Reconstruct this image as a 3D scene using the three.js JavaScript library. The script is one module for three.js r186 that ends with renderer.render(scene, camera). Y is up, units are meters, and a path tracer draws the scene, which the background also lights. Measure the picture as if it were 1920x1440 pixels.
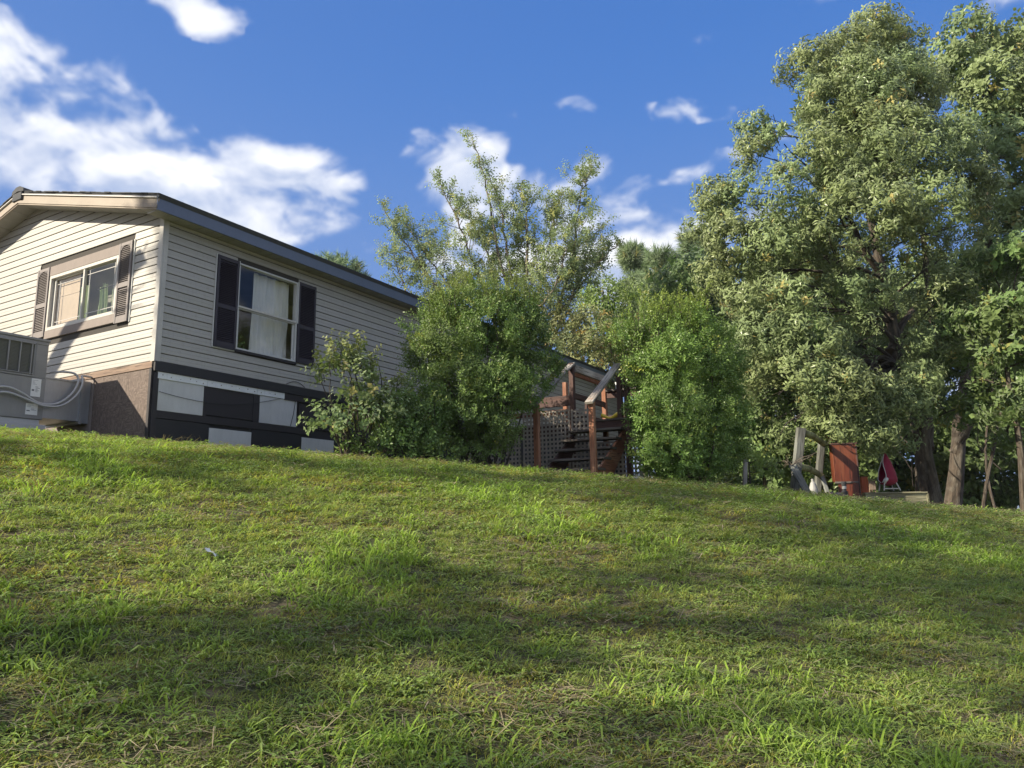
import * as THREE from 'three';
import { mergeGeometries } from 'three/addons/utils/BufferGeometryUtils.js';

// ---------------------------------------------------------------- camera, sky, sun, exposure
const D2R = Math.PI / 180;
const scene = new THREE.Scene();
const camera = new THREE.PerspectiveCamera(55.11, 4 / 3, 0.05, 2000);
camera.position.set(0, 1.6, 0);
camera.rotation.set(10.127 * D2R, 0, -0.909 * D2R, 'XYZ');
camera.updateMatrixWorld();
scene.add(camera);
const renderer = new THREE.WebGLRenderer({ antialias: true });
renderer.toneMapping = THREE.LinearToneMapping;
renderer.toneMappingExposure = 3.25;
renderer.shadowMap.enabled = true;
renderer.shadowMap.type = THREE.PCFSoftShadowMap;

const SUN_ELEV = 31 * D2R;
const SUN_H = new THREE.Vector3(-0.942, 0, 0.336).normalize();          // horizontal bearing towards the sun
const SUN = new THREE.Vector3(SUN_H.x * Math.cos(SUN_ELEV), Math.sin(SUN_ELEV), SUN_H.z * Math.cos(SUN_ELEV));
const sun = new THREE.DirectionalLight(new THREE.Color().setRGB(1.0, 0.89, 0.70), 2.95);
sun.target.position.set(0, 2, -10);
sun.position.copy(SUN).multiplyScalar(70).add(sun.target.position);
scene.add(sun, sun.target);
sun.castShadow = true;
sun.shadow.mapSize.set(4096, 4096);
Object.assign(sun.shadow.camera, { left: -40, right: 40, top: 40, bottom: -40, near: 1, far: 180 });
sun.shadow.radius = 1.2;
scene.fog = new THREE.FogExp2(new THREE.Color().setRGB(0.82, 0.9, 1.0), 0.0003);

// ---------------------------------------------------------------- random numbers and noise
function rng(seed) {
  let a = seed >>> 0;
  return () => { a |= 0; a = (a + 0x6d2b79f5) | 0; let t = Math.imul(a ^ (a >>> 15), 1 | a); t = (t + Math.imul(t ^ (t >>> 7), 61 | t)) ^ t; return ((t ^ (t >>> 14)) >>> 0) / 4294967296; };
}
const lerp = (a, b, t) => a + (b - a) * t;
const clamp = (x, a, b) => Math.min(b, Math.max(a, x));
const smooth = (a, b, x) => { const t = clamp((x - a) / (b - a), 0, 1); return t * t * (3 - 2 * t); };
const HASH = new Float32Array(4096); { const r = rng(77); for (let i = 0; i < 4096; i++) HASH[i] = r(); }
const PERM = new Uint16Array(8192); { const r = rng(78); const p = [...Array(4096).keys()]; for (let i = 4095; i > 0; i--) { const j = (r() * (i + 1)) | 0; const t = p[i]; p[i] = p[j]; p[j] = t; } for (let i = 0; i < 8192; i++) PERM[i] = p[i & 4095]; }
const h3 = (i, j, k) => HASH[PERM[(PERM[(PERM[i & 4095] + j) & 4095] + k) & 4095]];
function noise(x, y, z = 0) {
  const i = Math.floor(x), j = Math.floor(y), k = Math.floor(z);
  let u = x - i, v = y - j, w = z - k; u *= u * (3 - 2 * u); v *= v * (3 - 2 * v); w *= w * (3 - 2 * w);
  const a = lerp(lerp(h3(i, j, k), h3(i + 1, j, k), u), lerp(h3(i, j + 1, k), h3(i + 1, j + 1, k), u), v);
  if (z === 0) return a;
  const b = lerp(lerp(h3(i, j, k + 1), h3(i + 1, j, k + 1), u), lerp(h3(i, j + 1, k + 1), h3(i + 1, j + 1, k + 1), u), v);
  return lerp(a, b, w);
}
function fbm(x, y, z, oct) { let s = 0, a = 0.5, n = 0; for (let o = 0; o < oct; o++) { s += a * noise(x, y, z); n += a; x = x * 2.03 + 11.3; y = y * 2.03 + 5.7; z = z * 2.03 + 3.1; a *= 0.52; } return s / n; }

// ---------------------------------------------------------------- the sky: air and clouds, as radiance by direction
{
  const SKY = 0.285, W = 3072, H = 1536, data = new Float32Array(W * H * 4);
  // cloud banks: azimuth and elevation in degrees, half sizes, weight
  const banks = [
    [-37, 23.6, 7, 2.7, 1.0], [-30, 25.6, 4.5, 2.6, 0.95], [-33, 20.5, 9, 3.2, 1.0], [-25.5, 23.8, 6, 2.8, 1.0], [-18, 24.2, 4.8, 2.4, 0.95], [-24, 19.5, 10, 2.6, 0.9],
    [-21, 23, 6, 2.2, 0.9], [-15, 22.6, 3, 1.6, 0.75], [-28, 22, 8, 2.5, 0.9], [-46, 19.5, 8, 3.4, 0.9], [-58, 20, 9, 5, 0.8], [-16.5, 21.8, 2.6, 1.5, 0.6], [-12, 20, 3, 1.6, 0.5],
    [-8, 27.9, 2.4, 1.1, 0.62], [-4.4, 26.2, 2.6, 2.2, 0.8], [-0.6, 26.4, 2.2, 2.6, 0.85], [0.5, 23.6, 4.6, 2.8, 0.9], [5.5, 23.4, 3.8, 2.2, 0.8], [7.5, 26.2, 2.4, 1.0, 0.5], [6, 20, 4, 2, 0.8], [4, 30.8, 4, 0.9, 0.36],
    [14.2, 25.0, 3.0, 0.9, 0.62], [11.5, 22.4, 3.4, 1.2, 0.62], [10, 18.8, 5, 2.6, 0.95], [12, 15.5, 6, 3, 0.9], [20, 21, 6, 1.6, 0.6], [-27.5, 34.8, 2.8, 0.9, 0.5], [-24.4, 34.0, 1.4, 0.6, 0.42], [-20.5, 36, 2.5, 0.7, 0.4], [-14.2, 35.4, 2.2, 1.0, 0.33],
    [-18, 30.2, 1.6, 0.6, 0.38], [17, 29.6, 3.2, 0.6, 0.33], [15.7, 34, 1.8, 0.5, 0.3], [-36.5, 29.8, 4, 1.0, 0.5], [35, 28, 8, 2, 0.4], [30, 36, 6, 1, 0.36],
  ];
  for (let j = 0; j < H; j++) {
    const el = ((j + 0.5) / H - 0.5) * Math.PI, sy = Math.sin(el), cy = Math.cos(el), eld = el / D2R;
    for (let i = 0; i < W; i++) {
      const a = ((i + 0.5) / W - 0.5) * 2 * Math.PI, dx = cy * Math.cos(a), dz = cy * Math.sin(a);
      const o = (j * W + i) * 4;
      if (eld < -1.5) { const t = smooth(-8, -1.5, eld); data[o] = lerp(0.06, 0.20, t); data[o + 1] = lerp(0.075, 0.24, t); data[o + 2] = lerp(0.045, 0.26, t); data[o + 3] = 1; continue; }
      const cosSun = dx * SUN.x + sy * SUN.y + dz * SUN.z, glow = Math.pow(clamp(cosSun * 0.5 + 0.5, 0, 1), 3);
      const t1 = smooth(0, 38, eld), t2 = smooth(18, 60, eld);
      let r = lerp(lerp(0.26, 0.088, t1), 0.055, t2), g = lerp(lerp(0.40, 0.262, t1), 0.175, t2), b = lerp(lerp(0.74, 0.72, t1), 0.56, t2);
      r += glow * 0.10; g += glow * 0.085; b += glow * 0.035;
      // clouds
      const az = Math.atan2(dx, -dz) / D2R;
      let m = 0;
      if (eld > 8 && eld < 50 && Math.abs(az) < 80) for (const k of banks) { const u = (az - k[0]) / k[2], v = (eld - k[1]) / k[3], q = u * u + v * v; if (q < 6) m = 1 - (1 - m) * (1 - k[4] * Math.exp(-q * 0.75)); }
      const away = smooth(48, 70, Math.abs(az)) + smooth(40, 52, eld) * (1 - smooth(48, 70, Math.abs(az)));
      const sc = 1 / (sy + 0.16), px = dx * sc, pz = dz * sc;
      if (away > 0) m = Math.max(m, away * smooth(0.31, 0.52, fbm(px * 1.3 + 40, pz * 1.3, 7.5, 3)));  // cloud cover out of view, thickened to lift the ambient light
      if (eld > -1) m = Math.max(m, 0.5 * (1 - smooth(6, 17, eld)));
      let den = 0;
      if (m > 0.03) {
        const X = dx * 7, Y = sy * 10.5, Z = dz * 7, w1 = fbm(X + 3.3, Y + 9.1, Z + 1.7, 3) - 0.5, w2 = fbm(X + 31.3, Y + 19.1, Z + 4.7, 3) - 0.5;
        const cloudAt = (h) => fbm(X * 1.7 + w1 * 1.9, (Y + h) * 1.7 + w2 * 1.5, Z * 1.7 + w1 * 1.1, 7);
        const f = cloudAt(0), q = m * 1.1 + (f - 0.5) * 2.7;
        den = smooth(0.36, 0.88, q);
        if (den > 0) {
          const thick = smooth(0.45, 1.25, q), up = cloudAt(0.26);
          const s = clamp(0.62 + 3.4 * (f - up) + 0.25 * glow - 0.25 * thick, 0, 1);
          const cr = lerp(0.60, 1.24, s), cg = lerp(0.70, 1.25, s), cb = lerp(0.93, 1.28, s);
          const al = den * lerp(0.60, 0.95, thick);
          r = lerp(r, cr, al); g = lerp(g, cg, al); b = lerp(b, cb, al);
        }
      }
      data[o] = r * SKY; data[o + 1] = g * SKY; data[o + 2] = b * SKY; data[o + 3] = 1;
    }
  }
  const tex = new THREE.DataTexture(data, W, H, THREE.RGBAFormat, THREE.FloatType);
  tex.mapping = THREE.EquirectangularReflectionMapping;
  tex.magFilter = tex.minFilter = THREE.LinearFilter;
  tex.needsUpdate = true;
  scene.background = tex;
  scene.environment = tex;
}

// ---------------------------------------------------------------- helpers
const V = (x, y, z) => new THREE.Vector3(x, y, z);
const FPX = 1380;
/** the point at z = -dist that lies towards (px, py) of a 1920 x 1440 survey of the place */
function at(px, py, dist) {
  const v = V((px - 960) / FPX, -(py - 720) / FPX, -1).applyQuaternion(camera.quaternion);
  return v.multiplyScalar(dist / -v.z).add(camera.position);
}
const used = {};
function numbered(name) { const n = used[name] || 0; used[name] = n + 1; return n ? `${name}_${String(n).padStart(3, '0')}` : name; }
function tag(o, label, category, group, kind) { if (label) o.userData.label = label; if (category) o.userData.category = category; if (group) o.userData.group = group; if (kind) o.userData.kind = kind; return o; }
const OFF = new Map();                                                  // local offset of things built in the house's axes
function thing(name, label, category, pos = [0, 0, 0], turn = 0, group) {
  const o = new THREE.Group(); o.name = numbered(name); o.position.set(...pos); o.rotation.y = turn; scene.add(o);
  return tag(o, label, category, group);
}
function shadowed(m) { m.castShadow = true; m.receiveShadow = true; return m; }

/** collects triangles and merges them into one named mesh */
class MB {
  constructor() { this.p = []; this.n = []; this.t = []; this.c = null; }
  tri(a, b, c, ua, ub, uc, na, nb, nc) {
    if (!na) { const n = V().subVectors(b, a).cross(V().subVectors(c, a)).normalize(); na = nb = nc = n; }
    for (const q of [a, b, c]) this.p.push(q.x, q.y, q.z);
    for (const q of [na, nb, nc]) this.n.push(q.x, q.y, q.z);
    for (const q of [ua, ub, uc]) this.t.push(q ? q[0] : 0, q ? q[1] : 0);
    return this;
  }
  quad(a, b, c, d, u0 = 0, v0 = 0) {
    const w = a.distanceTo(b), h = a.distanceTo(d);
    this.tri(a, b, c, [u0, v0], [u0 + w, v0], [u0 + w, v0 + h]); this.tri(a, c, d, [u0, v0], [u0 + w, v0 + h], [u0, v0 + h]); return this;
  }
  /** extrudes a closed outline (pairs in the plane of X and Y axes) along Z; outline counter-clockwise seen from +Z */
  prism(o, X, Y, Z, pts, z0, z1, u0 = 0) {
    const P = (k, z) => V().copy(o).addScaledVector(X, pts[k][0]).addScaledVector(Y, pts[k][1]).addScaledVector(Z, z);
    let v = 0; const L = Math.abs(z1 - z0);
    for (let k = 0; k < pts.length; k++) {
      const k2 = (k + 1) % pts.length, e = Math.hypot(pts[k2][0] - pts[k][0], pts[k2][1] - pts[k][1]);
      const a = P(k, z0), b = P(k2, z0), c = P(k2, z1), d = P(k, z1);
      this.tri(a, b, c, [u0, v], [u0, v + e], [u0 + L, v + e]); this.tri(a, c, d, [u0, v], [u0 + L, v + e], [u0 + L, v]); v += e;
    }
    const tris = THREE.ShapeUtils.triangulateShape(pts.map((q) => new THREE.Vector2(q[0], q[1])), []);
    for (const [i, j, k] of tris) {
      const uv = (q) => [pts[q][0], pts[q][1]];
      this.tri(P(i, z1), P(j, z1), P(k, z1), uv(i), uv(j), uv(k)); this.tri(P(i, z0), P(k, z0), P(j, z0), uv(i), uv(k), uv(j));
    }
    return this;
  }
  /** a squared bar with chamfered edges from a to b; w across (side), h along up */
  beam(a, b, w, h, up = V(0, 1, 0), ch = 0.006, u0 = 0) {
    const Z = V().subVectors(b, a), L = Z.length(); Z.normalize();
    const X = V().crossVectors(up, Z).normalize(), Y = V().crossVectors(Z, X);
    const x = w / 2, y = h / 2, c = Math.min(ch, x * 0.45, y * 0.45);
    const pts = c > 0 ? [[-x + c, -y], [x - c, -y], [x, -y + c], [x, y - c], [x - c, y], [-x + c, y], [-x, y - c], [-x, -y + c]] : [[-x, -y], [x, -y], [x, y], [-x, y]];
    return this.prism(a, X, Y, Z, pts, 0, L, u0);
  }
  box(x0, x1, y0, y1, z0, z1, ch = 0, u0 = 0) {
    const dx = x1 - x0, dy = y1 - y0, dz = z1 - z0, mx = (x0 + x1) / 2, my = (y0 + y1) / 2, mz = (z0 + z1) / 2;
    if (dx >= dy && dx >= dz) return this.beam(V(x0, my, mz), V(x1, my, mz), dz, dy, V(0, 1, 0), ch, u0);
    if (dy >= dz) return this.beam(V(mx, y0, mz), V(mx, y1, mz), dx, dz, V(0, 0, -1), ch, u0);
    return this.beam(V(mx, my, z0), V(mx, my, z1), dx, dy, V(0, 1, 0), ch, u0);
  }
  tube(pts, rad, seg = 7, cap = true) {
    const n = pts.length, rings = []; let X = null, len = 0; const lens = [0];
    for (let i = 1; i < n; i++) { len += pts[i].distanceTo(pts[i - 1]); lens.push(len); }
    for (let i = 0; i < n; i++) {
      const T = V().subVectors(pts[Math.min(n - 1, i + 1)], pts[Math.max(0, i - 1)]).normalize();
      if (!X) X = Math.abs(T.y) < 0.9 ? V(0, 1, 0).cross(T).normalize() : V(1, 0, 0).cross(T).normalize();
      else X.addScaledVector(T, -X.dot(T)).normalize();
      const Y = V().crossVectors(T, X), r = typeof rad === 'function' ? rad(i / (n - 1)) : Array.isArray(rad) ? rad[i] : rad, ring = [];
      for (let k = 0; k <= seg; k++) { const a = k / seg * 2 * Math.PI, nn = V().addScaledVector(X, Math.cos(a)).addScaledVector(Y, Math.sin(a)); ring.push([V().copy(pts[i]).addScaledVector(nn, r), nn, [k / seg, lens[i]]]); }
      rings.push(ring);
    }
    for (let i = 0; i + 1 < n; i++) for (let k = 0; k < seg; k++) {
      const a = rings[i][k], b = rings[i][k + 1], c = rings[i + 1][k + 1], d = rings[i + 1][k];
      this.tri(a[0], b[0], c[0], a[2], b[2], c[2], a[1], b[1], c[1]); this.tri(a[0], c[0], d[0], a[2], c[2], d[2], a[1], c[1], d[1]);
    }
    if (cap) for (const [i, s] of [[0, -1], [n - 1, 1]]) for (let k = 0; k < seg; k++) { const a = rings[i][k][0], b = rings[i][k + 1][0]; s > 0 ? this.tri(pts[i], a, b) : this.tri(pts[i], b, a); }
    return this;
  }
  lathe(o, prof, seg = 16) {                                             // profile [r, y] from bottom to top
    for (let i = 0; i + 1 < prof.length; i++) for (let k = 0; k < seg; k++) {
      const P = (q, a) => V(o.x + q[0] * Math.cos(a), o.y + q[1], o.z - q[0] * Math.sin(a)), a0 = k / seg * 6.28319, a1 = (k + 1) / seg * 6.28319;
      this.quad(P(prof[i], a0), P(prof[i], a1), P(prof[i + 1], a1), P(prof[i + 1], a0));
    }
    return this;
  }
  geometry(off) {
    const g = new THREE.BufferGeometry();
    g.setAttribute('position', new THREE.Float32BufferAttribute(this.p, 3));
    g.setAttribute('normal', new THREE.Float32BufferAttribute(this.n, 3));
    g.setAttribute('uv', new THREE.Float32BufferAttribute(this.t, 2));
    if (this.c) g.setAttribute('color', new THREE.Float32BufferAttribute(this.c, 3));
    if (off) g.translate(-off[0], -off[1], -off[2]);
    return g;
  }
  build(name, mat, parent) {
    let root = parent; while (root && !OFF.has(root) && root.parent && root.parent !== scene) root = root.parent;
    const m = shadowed(new THREE.Mesh(this.geometry(root ? OFF.get(root) : null), mat));
    m.name = parent === scene || !parent ? numbered(name) : name; (parent || scene).add(m); return m;
  }
}

// ---------------------------------------------------------------- textures
function tex(w, h, fn, srgb = true) {
  const d = new Uint8Array(w * h * 4);
  for (let j = 0; j < h; j++) for (let i = 0; i < w; i++) {
    const c = fn(i / w, j / h, i, j), o = (j * w + i) * 4;
    for (let k = 0; k < 3; k++) { const x = clamp(c[k], 0, 1); d[o + k] = Math.round(255 * (srgb ? (x <= 0.0031308 ? 12.92 * x : 1.055 * Math.pow(x, 1 / 2.4) - 0.055) : x)); }
    d[o + 3] = 255;
  }
  const t = new THREE.DataTexture(d, w, h, THREE.RGBAFormat); t.wrapS = t.wrapT = THREE.RepeatWrapping; t.magFilter = THREE.LinearFilter; t.minFilter = THREE.LinearMipmapLinearFilter; t.generateMipmaps = true;
  if (srgb) t.colorSpace = THREE.SRGBColorSpace; t.needsUpdate = true; return t;
}
const TAU = Math.PI * 2;
function tnoise(u, v, fu, fv, z, oct = 4) { // tiling noise on a torus
  let s = 0, a = 0.5, n = 0; for (let o = 0; o < oct; o++) { const iu = Math.round(fu), iv = Math.round(fv), x = u * iu, y = v * iv, i = Math.floor(x), j = Math.floor(y); let p = x - i, q = y - j; p *= p * (3 - 2 * p); q *= q * (3 - 2 * q); const H = (m, k) => h3(((m % iu) + iu) % iu + o * 131, ((k % iv) + iv) % iv + o * 57, Math.floor(z)); s += a * lerp(lerp(H(i, j), H(i + 1, j), p), lerp(H(i, j + 1), H(i + 1, j + 1), p), q); n += a; fu *= 2; fv *= 2; a *= 0.55; } return s / n;
}
function woodTex(base, dark, pale, seed) {
  return tex(512, 128, (u, v) => {
    const g = tnoise(u, v, 3, 18, seed, 4), f = tnoise(u, v, 6, 60, seed + 3, 2), b = tnoise(u, v, 2, 3, seed + 7, 3), k = smooth(0.66, 0.74, tnoise(u, v, 5, 40, seed + 11, 2));
    const t = clamp((g - 0.5) * 1.6 + (f - 0.5) * 0.9 + 0.5, 0, 1);
    return [0, 1, 2].map((c) => lerp(lerp(base[c], dark[c], t), pale[c], smooth(0.52, 0.75, b) * 0.7) * (1 - 0.55 * k));
  });
}
const std = (o) => new THREE.MeshStandardMaterial(o);
const phys = (o) => new THREE.MeshPhysicalMaterial(o);
const RGB = (r, g, b) => new THREE.Color().setRGB(r, g, b);
function repeated(t, x, y) { const c = t.clone(); c.repeat.set(x, y); c.needsUpdate = true; return c; }

const T = {};
T.vinyl = tex(512, 256, (u, v) => { const a = tnoise(u, v, 4, 6, 1, 5), s = tnoise(u, v, 3, 90, 4, 2), st = smooth(0.62, 0.8, tnoise(u, v, 60, 4, 9, 3)); const k = 0.93 + (a - 0.5) * 0.16 + (s - 0.5) * 0.05 - st * 0.05; return [0.375 * k, 0.36 * k, 0.332 * k * lerp(1, 0.97, a)]; });
T.osb = tex(512, 512, (u, v) => {
  const w1 = tnoise(u, v, 5, 5, 2, 3), w2 = tnoise(u, v, 5, 5, 12, 3);
  const c1 = tnoise(u + w1 * 0.2, v, 26, 80, 3, 2), c2 = tnoise(u, v + w2 * 0.2, 76, 28, 5, 2), s = tnoise(u, v, 7, 7, 8, 3);
  const t = clamp(lerp(c1, c2, smooth(0.42, 0.58, s)), 0, 1), l = smooth(0.5, 0.72, t), dk = smooth(0.36, 0.24, t);
  return [lerp(0.125, 0.175, l) * (1 - 0.25 * dk), lerp(0.094, 0.137, l) * (1 - 0.25 * dk), lerp(0.080, 0.116, l) * (1 - 0.25 * dk)];
});
T.paint = tex(256, 256, (u, v) => { const a = tnoise(u, v, 3, 3, 21, 4), b = tnoise(u, v, 40, 9, 22, 2); const k = 0.9 + (a - 0.5) * 0.3 + (b - 0.5) * 0.1; return [k, k, k]; });
T.redwood = woodTex([0.285, 0.125, 0.068], [0.19, 0.075, 0.043], [0.36, 0.20, 0.13], 31);
T.greywood = woodTex([0.27, 0.24, 0.21], [0.17, 0.15, 0.135], [0.40, 0.37, 0.335], 41);
T.tanwood = woodTex([0.27, 0.19, 0.14], [0.18, 0.125, 0.095], [0.36, 0.28, 0.22], 51);
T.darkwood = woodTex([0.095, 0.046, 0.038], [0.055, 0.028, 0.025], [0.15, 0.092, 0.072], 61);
T.cherry = woodTex([0.245, 0.062, 0.024], [0.165, 0.036, 0.014], [0.30, 0.095, 0.04], 71);
T.bark = tex(256, 512, (u, v) => { const r = tnoise(u, v, 16, 5, 81, 4), b = tnoise(u, v, 4, 5, 84, 3), f = tnoise(u, v, 60, 60, 86, 2); const k = 0.55 + (r - 0.5) * 1.1 + (f - 0.5) * 0.35; const l = smooth(0.52, 0.7, b) * 0.5; return [lerp(0.155, 0.30, l) * k, lerp(0.125, 0.28, l) * k, lerp(0.098, 0.24, l) * k]; });
T.barkBump = tex(256, 512, (u, v) => { const r = tnoise(u, v, 16, 5, 81, 4); return [r, r, r]; }, false);
const M = {};
M.siding = std({ map: T.vinyl, roughness: 0.52 });
const SIDINGS = [1, 0.96, 1.03, 0.985].map((k) => std({ map: T.vinyl, color: RGB(k, k * 0.995, k * (k < 0.98 ? 0.97 : 1)), roughness: 0.52 }));
M.trimWhite = std({ color: RGB(0.48, 0.46, 0.425), map: T.paint, roughness: 0.5 });
M.soffit = std({ color: RGB(0.31, 0.30, 0.285), map: T.paint, roughness: 0.6 });
M.rake = std({ color: RGB(0.29, 0.235, 0.18), map: T.paint, roughness: 0.6 });
M.rakeEdge = std({ color: RGB(0.64, 0.61, 0.58), map: T.paint, roughness: 0.45 });
M.fascia = phys({ color: RGB(0.085, 0.115, 0.19), map: T.paint, roughness: 0.42, clearcoat: 0.25, clearcoatRoughness: 0.35 });
M.shingle = std({ color: RGB(0.075, 0.078, 0.085), map: T.paint, roughness: 0.95 });
M.backing = std({ color: RGB(0.055, 0.05, 0.045), roughness: 0.95 });  // wall behind the siding, dark so the lap gaps read as shadow lines
M.inside = std({ color: RGB(0.36, 0.29, 0.22), map: T.paint, roughness: 0.9 });
M.carpet = std({ color: RGB(0.22, 0.18, 0.14), roughness: 1 });
M.taupe = std({ color: RGB(0.25, 0.21, 0.19), map: T.paint, roughness: 0.8 });
M.taupeShutter = std({ color: RGB(0.20, 0.175, 0.17), map: T.paint, roughness: 0.65 });
M.darkShutter = std({ color: RGB(0.028, 0.022, 0.034), map: T.paint, roughness: 0.55 });
M.black = std({ color: RGB(0.020, 0.019, 0.024), map: T.paint, roughness: 0.6 });
M.blackBoard = std({ color: RGB(0.027, 0.023, 0.027), map: T.paint, roughness: 0.7 });
M.panelWhite = std({ color: RGB(0.56, 0.56, 0.56), map: T.paint, roughness: 0.7 });
M.metalWhite = std({ color: RGB(0.78, 0.80, 0.82), map: T.paint, roughness: 0.4 });
M.nail = std({ color: RGB(0.10, 0.065, 0.04), roughness: 0.8 });
M.osb = std({ map: T.osb, roughness: 0.85 });
M.tanwood = std({ map: T.tanwood, roughness: 0.85 });
M.glass = phys({ color: RGB(1, 1, 1), transmission: 1, thickness: 0, roughness: 0.02, ior: 1.5 });
M.vinylFrame = std({ color: RGB(0.47, 0.45, 0.41), roughness: 0.45 });
M.greyFrame = std({ color: RGB(0.52, 0.52, 0.50), roughness: 0.4 });
M.greenCurtain = phys({ color: RGB(0.40, 0.50, 0.28), transmission: 0.4, roughness: 1, thickness: 0, side: THREE.DoubleSide });
M.lace = phys({ color: RGB(0.82, 0.82, 0.74), map: T.paint, transmission: 0.35, roughness: 1, thickness: 0, side: THREE.DoubleSide });
M.greyUnit = std({ color: RGB(0.275, 0.27, 0.262), map: T.paint, roughness: 0.55 });
M.louvre = std({ color: RGB(0.21, 0.21, 0.205), roughness: 0.5 });
M.darkGap = std({ color: RGB(0.035, 0.036, 0.04), roughness: 0.9 });
M.galv = std({ color: RGB(0.40, 0.41, 0.42), map: T.paint, roughness: 0.38, metalness: 0.5 });
M.conduit = std({ color: RGB(0.42, 0.42, 0.42), roughness: 0.6 });
M.redwood = std({ map: T.redwood, roughness: 0.8 });
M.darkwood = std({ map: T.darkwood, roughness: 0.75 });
M.weathered = std({ map: T.greywood, color: RGB(0.5, 0.57, 0.57), roughness: 0.9 });  // grey wood darkened and cooled: the frame's shade is put into this tint
M.greywood = std({ map: T.greywood, roughness: 0.9 });
M.paleWood = std({ map: T.greywood, color: RGB(1.5, 1.5, 1.5), roughness: 0.85 });
M.treadTop = std({ map: T.greywood, color: RGB(0.45, 0.43, 0.42), roughness: 0.8 });
M.lattice = std({ color: RGB(0.34, 0.30, 0.26), map: T.paint, roughness: 0.85 });
M.cherry = std({ map: T.cherry, color: RGB(0.55, 0.52, 0.5), roughness: 0.5 });
M.bark = std({ map: T.bark, color: RGB(0.72, 0.70, 0.68), bumpMap: T.barkBump, bumpScale: 0.02, roughness: 0.95 });
M.paleBark = std({ map: T.bark, color: RGB(1.5, 1.45, 1.4), roughness: 0.95 });

// ---------------------------------------------------------------- the ground
function groundY(x, z) {
  const t = -z, xc = clamp(x, -22, 26);
  const a = 0.2633 * t - 0.14 * xc - 0.285;
  const b = 2.275 - 0.0837 * xc - 0.0012 * xc * xc, k = 0.61, h = clamp(0.5 + 0.5 * (b - a) / k, 0, 1);
  let y = lerp(b, a, h) - k * h * (1 - h);
  if (t < -2) { const q = -2 - t, lo = 0.2633 * -2 - 0.14 * xc - 0.2683; y = lo - 0.2633 * q / (1 + q * 0.12); }
  const bump = (fbm(x * 0.9 + 20, z * 0.9 + 50, 3.3, 3) - 0.5) * 0.07 + (fbm(x * 3.1, z * 3.1, 8.3, 2) - 0.5) * 0.035;
  return y + bump * smooth(0, 2, t + 20);
}
const ground0 = (x, z) => groundY(x, z);
{
  const N = 240, g = new THREE.BufferGeometry(), p = [], uv = [], idx = [];
  const f = (s) => Math.sinh(s * 6.2) / Math.sinh(6.2) * 600;
  const axis = []; for (let i = 0; i <= N; i++) axis.push(i / N * 2 - 1);
  const warp = (s) => Math.abs(s) < 0.62 ? s * 26 / 0.62 : Math.sign(s) * (26 + Math.pow((Math.abs(s) - 0.62) / 0.38, 3) * 900);
  for (const sz of axis) for (const sx of axis) { const x = warp(sx), z = warp(sz) - 6; p.push(x, ground0(x, z), z); uv.push(x, z); }
  for (let j = 0; j < N; j++) for (let i = 0; i < N; i++) { const a = j * (N + 1) + i; idx.push(a, a + N + 1, a + 1, a + 1, a + N + 1, a + N + 2); }
  g.setAttribute('position', new THREE.Float32BufferAttribute(p, 3)); g.setAttribute('uv', new THREE.Float32BufferAttribute(uv, 2)); g.setIndex(idx); g.computeVertexNormals();
  const soil = tex(1024, 1024, (u, v) => {
    const a = tnoise(u, v, 5, 5, 101, 5), b = tnoise(u, v, 70, 70, 103, 3), c = tnoise(u, v, 13, 13, 107, 4), d = smooth(0.5, 0.75, tnoise(u, v, 110, 40, 111, 2));
    const dry = smooth(0.46, 0.66, c), k = 0.55 + b * 0.9;
    return [lerp(0.060, 0.125, dry) * k + d * 0.05, lerp(0.060, 0.098, dry) * k + d * 0.04, lerp(0.026, 0.058, dry) * k + d * 0.02].map((x) => x * (0.8 + a * 0.4));
  });
  soil.repeat.set(0.25, 0.25);
  const m = shadowed(new THREE.Mesh(g, std({ map: soil, roughness: 1 })));
  m.name = 'ground'; tag(m, 'sloping lawn soil with thatch beneath the grass', 'ground', null, 'structure'); scene.add(m);
}

// ---------------------------------------------------------------- the mobile home and what stands in its axes
// house axes: x runs along the long wall away from the near corner, z points out of the long wall, y is measured from the bottom edge of the siding
for (const k of ['redwood', 'greywood', 'tanwood', 'darkwood', 'cherry']) T[k].repeat.set(0.8, 2.2);
T.vinyl.repeat.set(0.5, 0.9); T.paint.repeat.set(1, 1); T.osb.repeat.set(0.9, 0.9); T.bark.repeat.set(2, 0.7); T.barkBump.repeat.set(2, 0.7);
const CORNER = V(-5.358, 3.975, -10.8), YAW = 30.32 * D2R, TURN = Math.PI / 2 - YAW;
const HX = V(Math.sin(YAW), 0, -Math.cos(YAW)), HZ = V(Math.cos(YAW), 0, Math.sin(YAW));
const toWorld = (x, y, z) => V().copy(CORNER).addScaledVector(HX, x).addScaledVector(HZ, z).add(V(0, y, 0));
const yGround = (x, z) => { const p = toWorld(x, 0, z); return groundY(p.x, p.z) - CORNER.y; };
function thingH(name, label, category, off, group) {
  const p = toWorld(...off), o = thing(name, label, category, [p.x, p.y, p.z], TURN, group);
  OFF.set(o, off); return o;
}
const house = thingH('mobile_home', 'long beige mobile home with vinyl siding, low gable roof and black skirting', 'house', [0, -1.2, 0]);
const LEN = 18.3, WID = 7.7, PITCH = 0.256, COURSE = 0.1275;
const WIN_R = { x0: 1.41, x1: 2.75, y0: 0.445, y1: 1.955 }, WIN_L = { z0: -3.12, z1: -1.10, y0: 0.885, y1: 1.875 };
const roofUnder = (z) => 2.30 + PITCH * ((z > -WID / 2 ? 0.30 - z : z + WID + 0.30));
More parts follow.
